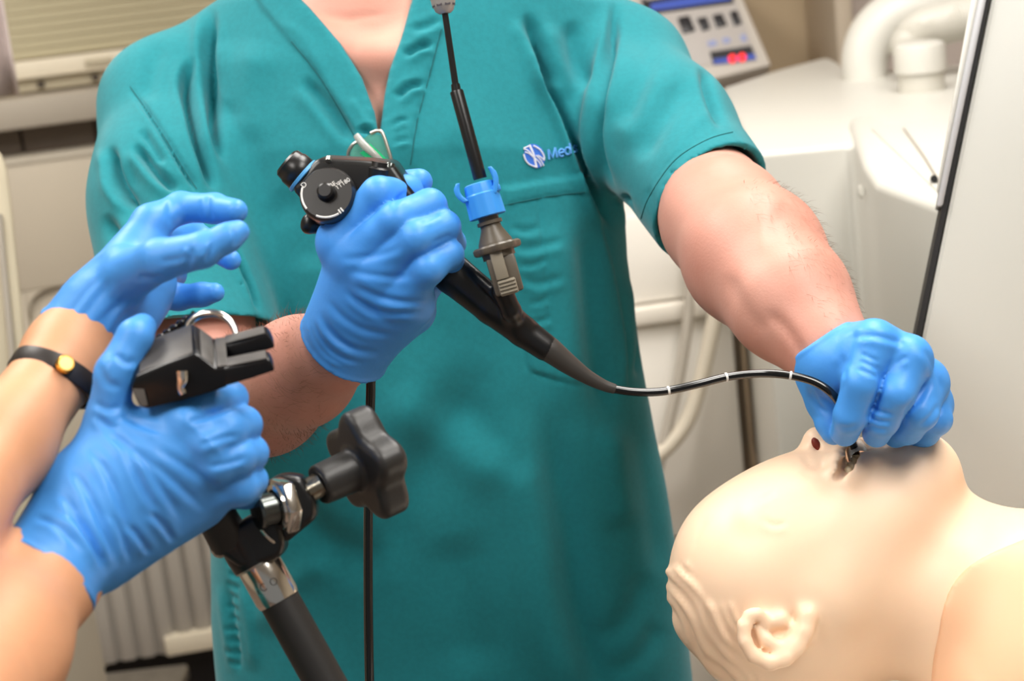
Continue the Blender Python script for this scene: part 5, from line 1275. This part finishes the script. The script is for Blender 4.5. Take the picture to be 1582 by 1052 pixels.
def tall_panel():
    root = empty('tall_panel', P(1560, 900, 1.72) * np.array([1, 1, 0]), 'large pale tilted panel with a black edge gasket at the right side', 'panel')
    d = 1.62
    A, B = np.array([1533, -40.]), np.array([1396, 625.])
    def e(t, off): q = A + (B - A) * t; return (q[0] + off, q[1])
    poly = [e(0, 6), e(1.25, 6), (1372, 900), (1720, 1000), (1760, -60)]
    MB().prism([P(x, y, d) for x, y in poly], dirW((.02, .0, .10))).build('panel', M_panel, root, smooth=True, bevel=.008, seg=3, angle=30)
    MB().prism([P(x, y, d + .004) for x, y in [e(0, -3), e(1.25, -4), e(1.25, 6), e(0, 4)]], dirW((.01, 0, .06))).build('gasket', M_gasket, root)
    MB().prism([P(x, y, d - .002) for x, y in [e(0, -13), e(.54, -13), e(.54, -3), e(0, -1)]], dirW((.01, 0, .05))).build('edge_strip', M_grstrip, root, smooth=True, bevel=.002)
    MB().prism([P(x, y, d + .012) for x, y in [e(0, -26), e(.50, -18), e(.52, -12), e(0, -12)]], dirW((.01, 0, .03))).build('edge_bevel', M_wht, root, smooth=True, bevel=.002)
    b = P(1540, 900, d + .05)
    axis_box('foot', (b[0] - .12, b[1] - .06, 0), (b[0] + .16, b[1] + .12, b[2]), M_wht2, root, bevel=.01)
    return root

def console():
    root = empty('control_console', P(1120, 60, 3.5), 'grey sloped control console with dark keys and red digits, behind the shoulder', 'console')
    # face plane: leaning back
    o = P(1110, 60, 3.5); n = dirW((0, .45, -1.0)); n /= np.linalg.norm(n)
    h = lambda x, y, k=0.0: hit_plane(x, y, o, n) + n * k
    def pl(name, poly, k0, k1, m, par, bev=0.0): return MB().prism([h(x, y, k0) for x, y in poly], n * (k1 - k0)).build(name, m, par, smooth=bev > 0, bevel=bev)
    pl('housing', [(960, -60), (1128, -60), (1150, 0), (1193, 100), (1080, 128), (960, 150)], -.08, 0, M_cons, root, .008)
    pl('face', [(985, -40), (1122, -40), (1136, 0), (1168, 84), (1075, 106), (985, 126)], 0, .002, M_cons2, root, .001)
    pl('display', [(990, -2), (1000, 2), (1132, -22), (1133, 6), (1024, 21), (996, 26)], .002, .004, M_key, root)
    pl('display_strip', [(1005, 8), (1125, -12), (1128, 2), (1030, 16), (1005, 19)], .004, .005, M_cblue, root)
    for q in ([(1046, 30), (1064, 26), (1074, 49), (1055, 54)], [(1076, 31), (1091, 28), (1097, 46), (1085, 50)], [(1100, 26), (1115, 23), (1123, 41), (1107, 45)], [(1127, 21), (1138, 18), (1146, 38), (1134, 42)]):
        pl('key', q, .002, .006, M_key, root, .001)
    for q in ([(1092, 66), (1106, 63), (1108, 71), (1095, 74)], [(1115, 61), (1126, 59), (1129, 66), (1118, 69)], [(1143, 56), (1151, 54), (1154, 64), (1146, 66)]):
        pl('button', q, .002, .004, mat('button_pale_blue', (150, 160, 205), .5), root, .0005)
    rd = pl('readout', [(1096, 82), (1160, 72), (1168, 92), (1102, 101)], .002, .004, M_key, root)
    pl('readout_strip', [(1102, 94), (1165, 85), (1168, 93), (1103, 101)], .004, .0045, M_cblue, rd)
    for cx, cy in ((1131, 93), (1146, 91)):
        pl('digit', [(cx + 6.0 * math.cos(t), cy + 6.5 * math.sin(t)) for t in np.linspace(0, 2 * math.pi, 13)[:-1]], .0045, .006, M_cred, rd)
    # stand of the console
    b = P(1060, 20, 3.56); axis_box('wall_bracket', (b[0] - .10, b[1], b[2] - .06), (b[0] + .10, YB, b[2] + .06), M_cons, root, bevel=.01)
    return root

def right_wall_bits():
    # pale vertical trim and the mauve wall beyond it
    T = WallFrame(1297, 60, 3.75, 0.0); s = lambda px, py: T.loc(px, py)[0]
    zf = -T.o[2]
    mb = MB(); T.box(mb, s(1284, 40), s(1311, 40), zf, CEIL - T.o[2], -.05, .28); o = mb.build('trim_4', M_trim, None, smooth=True, bevel=.006); tag(o, kind='structure')
    mb = MB(); T.box(mb, s(1311, 40), s(1640, 40), zf, CEIL - T.o[2], .05, .28); o = mb.build('wall_panel', M_wall2, None); o.name = 'wall_recess'; tag(o, kind='structure')

def exam_table(arm_end):
    c = P(1400, 1150, 1.40); zt = P(1300, 1122, 1.375)[2] - .005
    root = empty('examination_table', (c[0], c[1], 0), 'padded examination table under the manikin, below the picture', 'table')
    x0, x1, y0, y1 = .10, 1.75, c[1] - .27, c[1] + .09
    axis_box('pad', (x0, y0, zt - .06), (x1, y1, zt), M_table, root, bevel=.02)
    axis_box('frame', (x0 + .02, y0 + .02, zt - .11), (x1 - .02, y1 - .02, zt - .06), M_cons, root, bevel=.006)
    for ax_ in (x0 + .10, x1 - .10):
        for ay in (y0 + .06, y1 - .06): axis_box('leg', (ax_ - .025, ay - .025, 0), (ax_ + .025, ay + .025, zt - .11), M_steel, root, bevel=.004)
    e = toW(arm_end)
    MB().lathe(np.array([e[0] + .02, e[1], e[2]]), np.array([x1 - .2, e[1], e[2]]), [(0, .010), (1, .010)], seg=14).build('side_rail', M_steel, root, smooth=True, angle=40)
    for xx in (x0 + .15, x1 - .35): MB().lathe(np.array([xx, e[1], e[2]]), np.array([xx, (y0 + .03), zt - .085]), [(0, .008), (1, .008)], seg=12).build('rail_post', M_steel, root, smooth=True, angle=40)
    return root
# ------------------------------------------------------------------ build
room(); left_background(); between_background(); right_wall_bits(); machine(); tall_panel(); console()
arm, arm_end = bracket_arm()
exam_table(arm_end)
man(); woman(); manikin()
scope, frm = endoscope()
forceps(frm); eyeglasses(); quick_bracket()
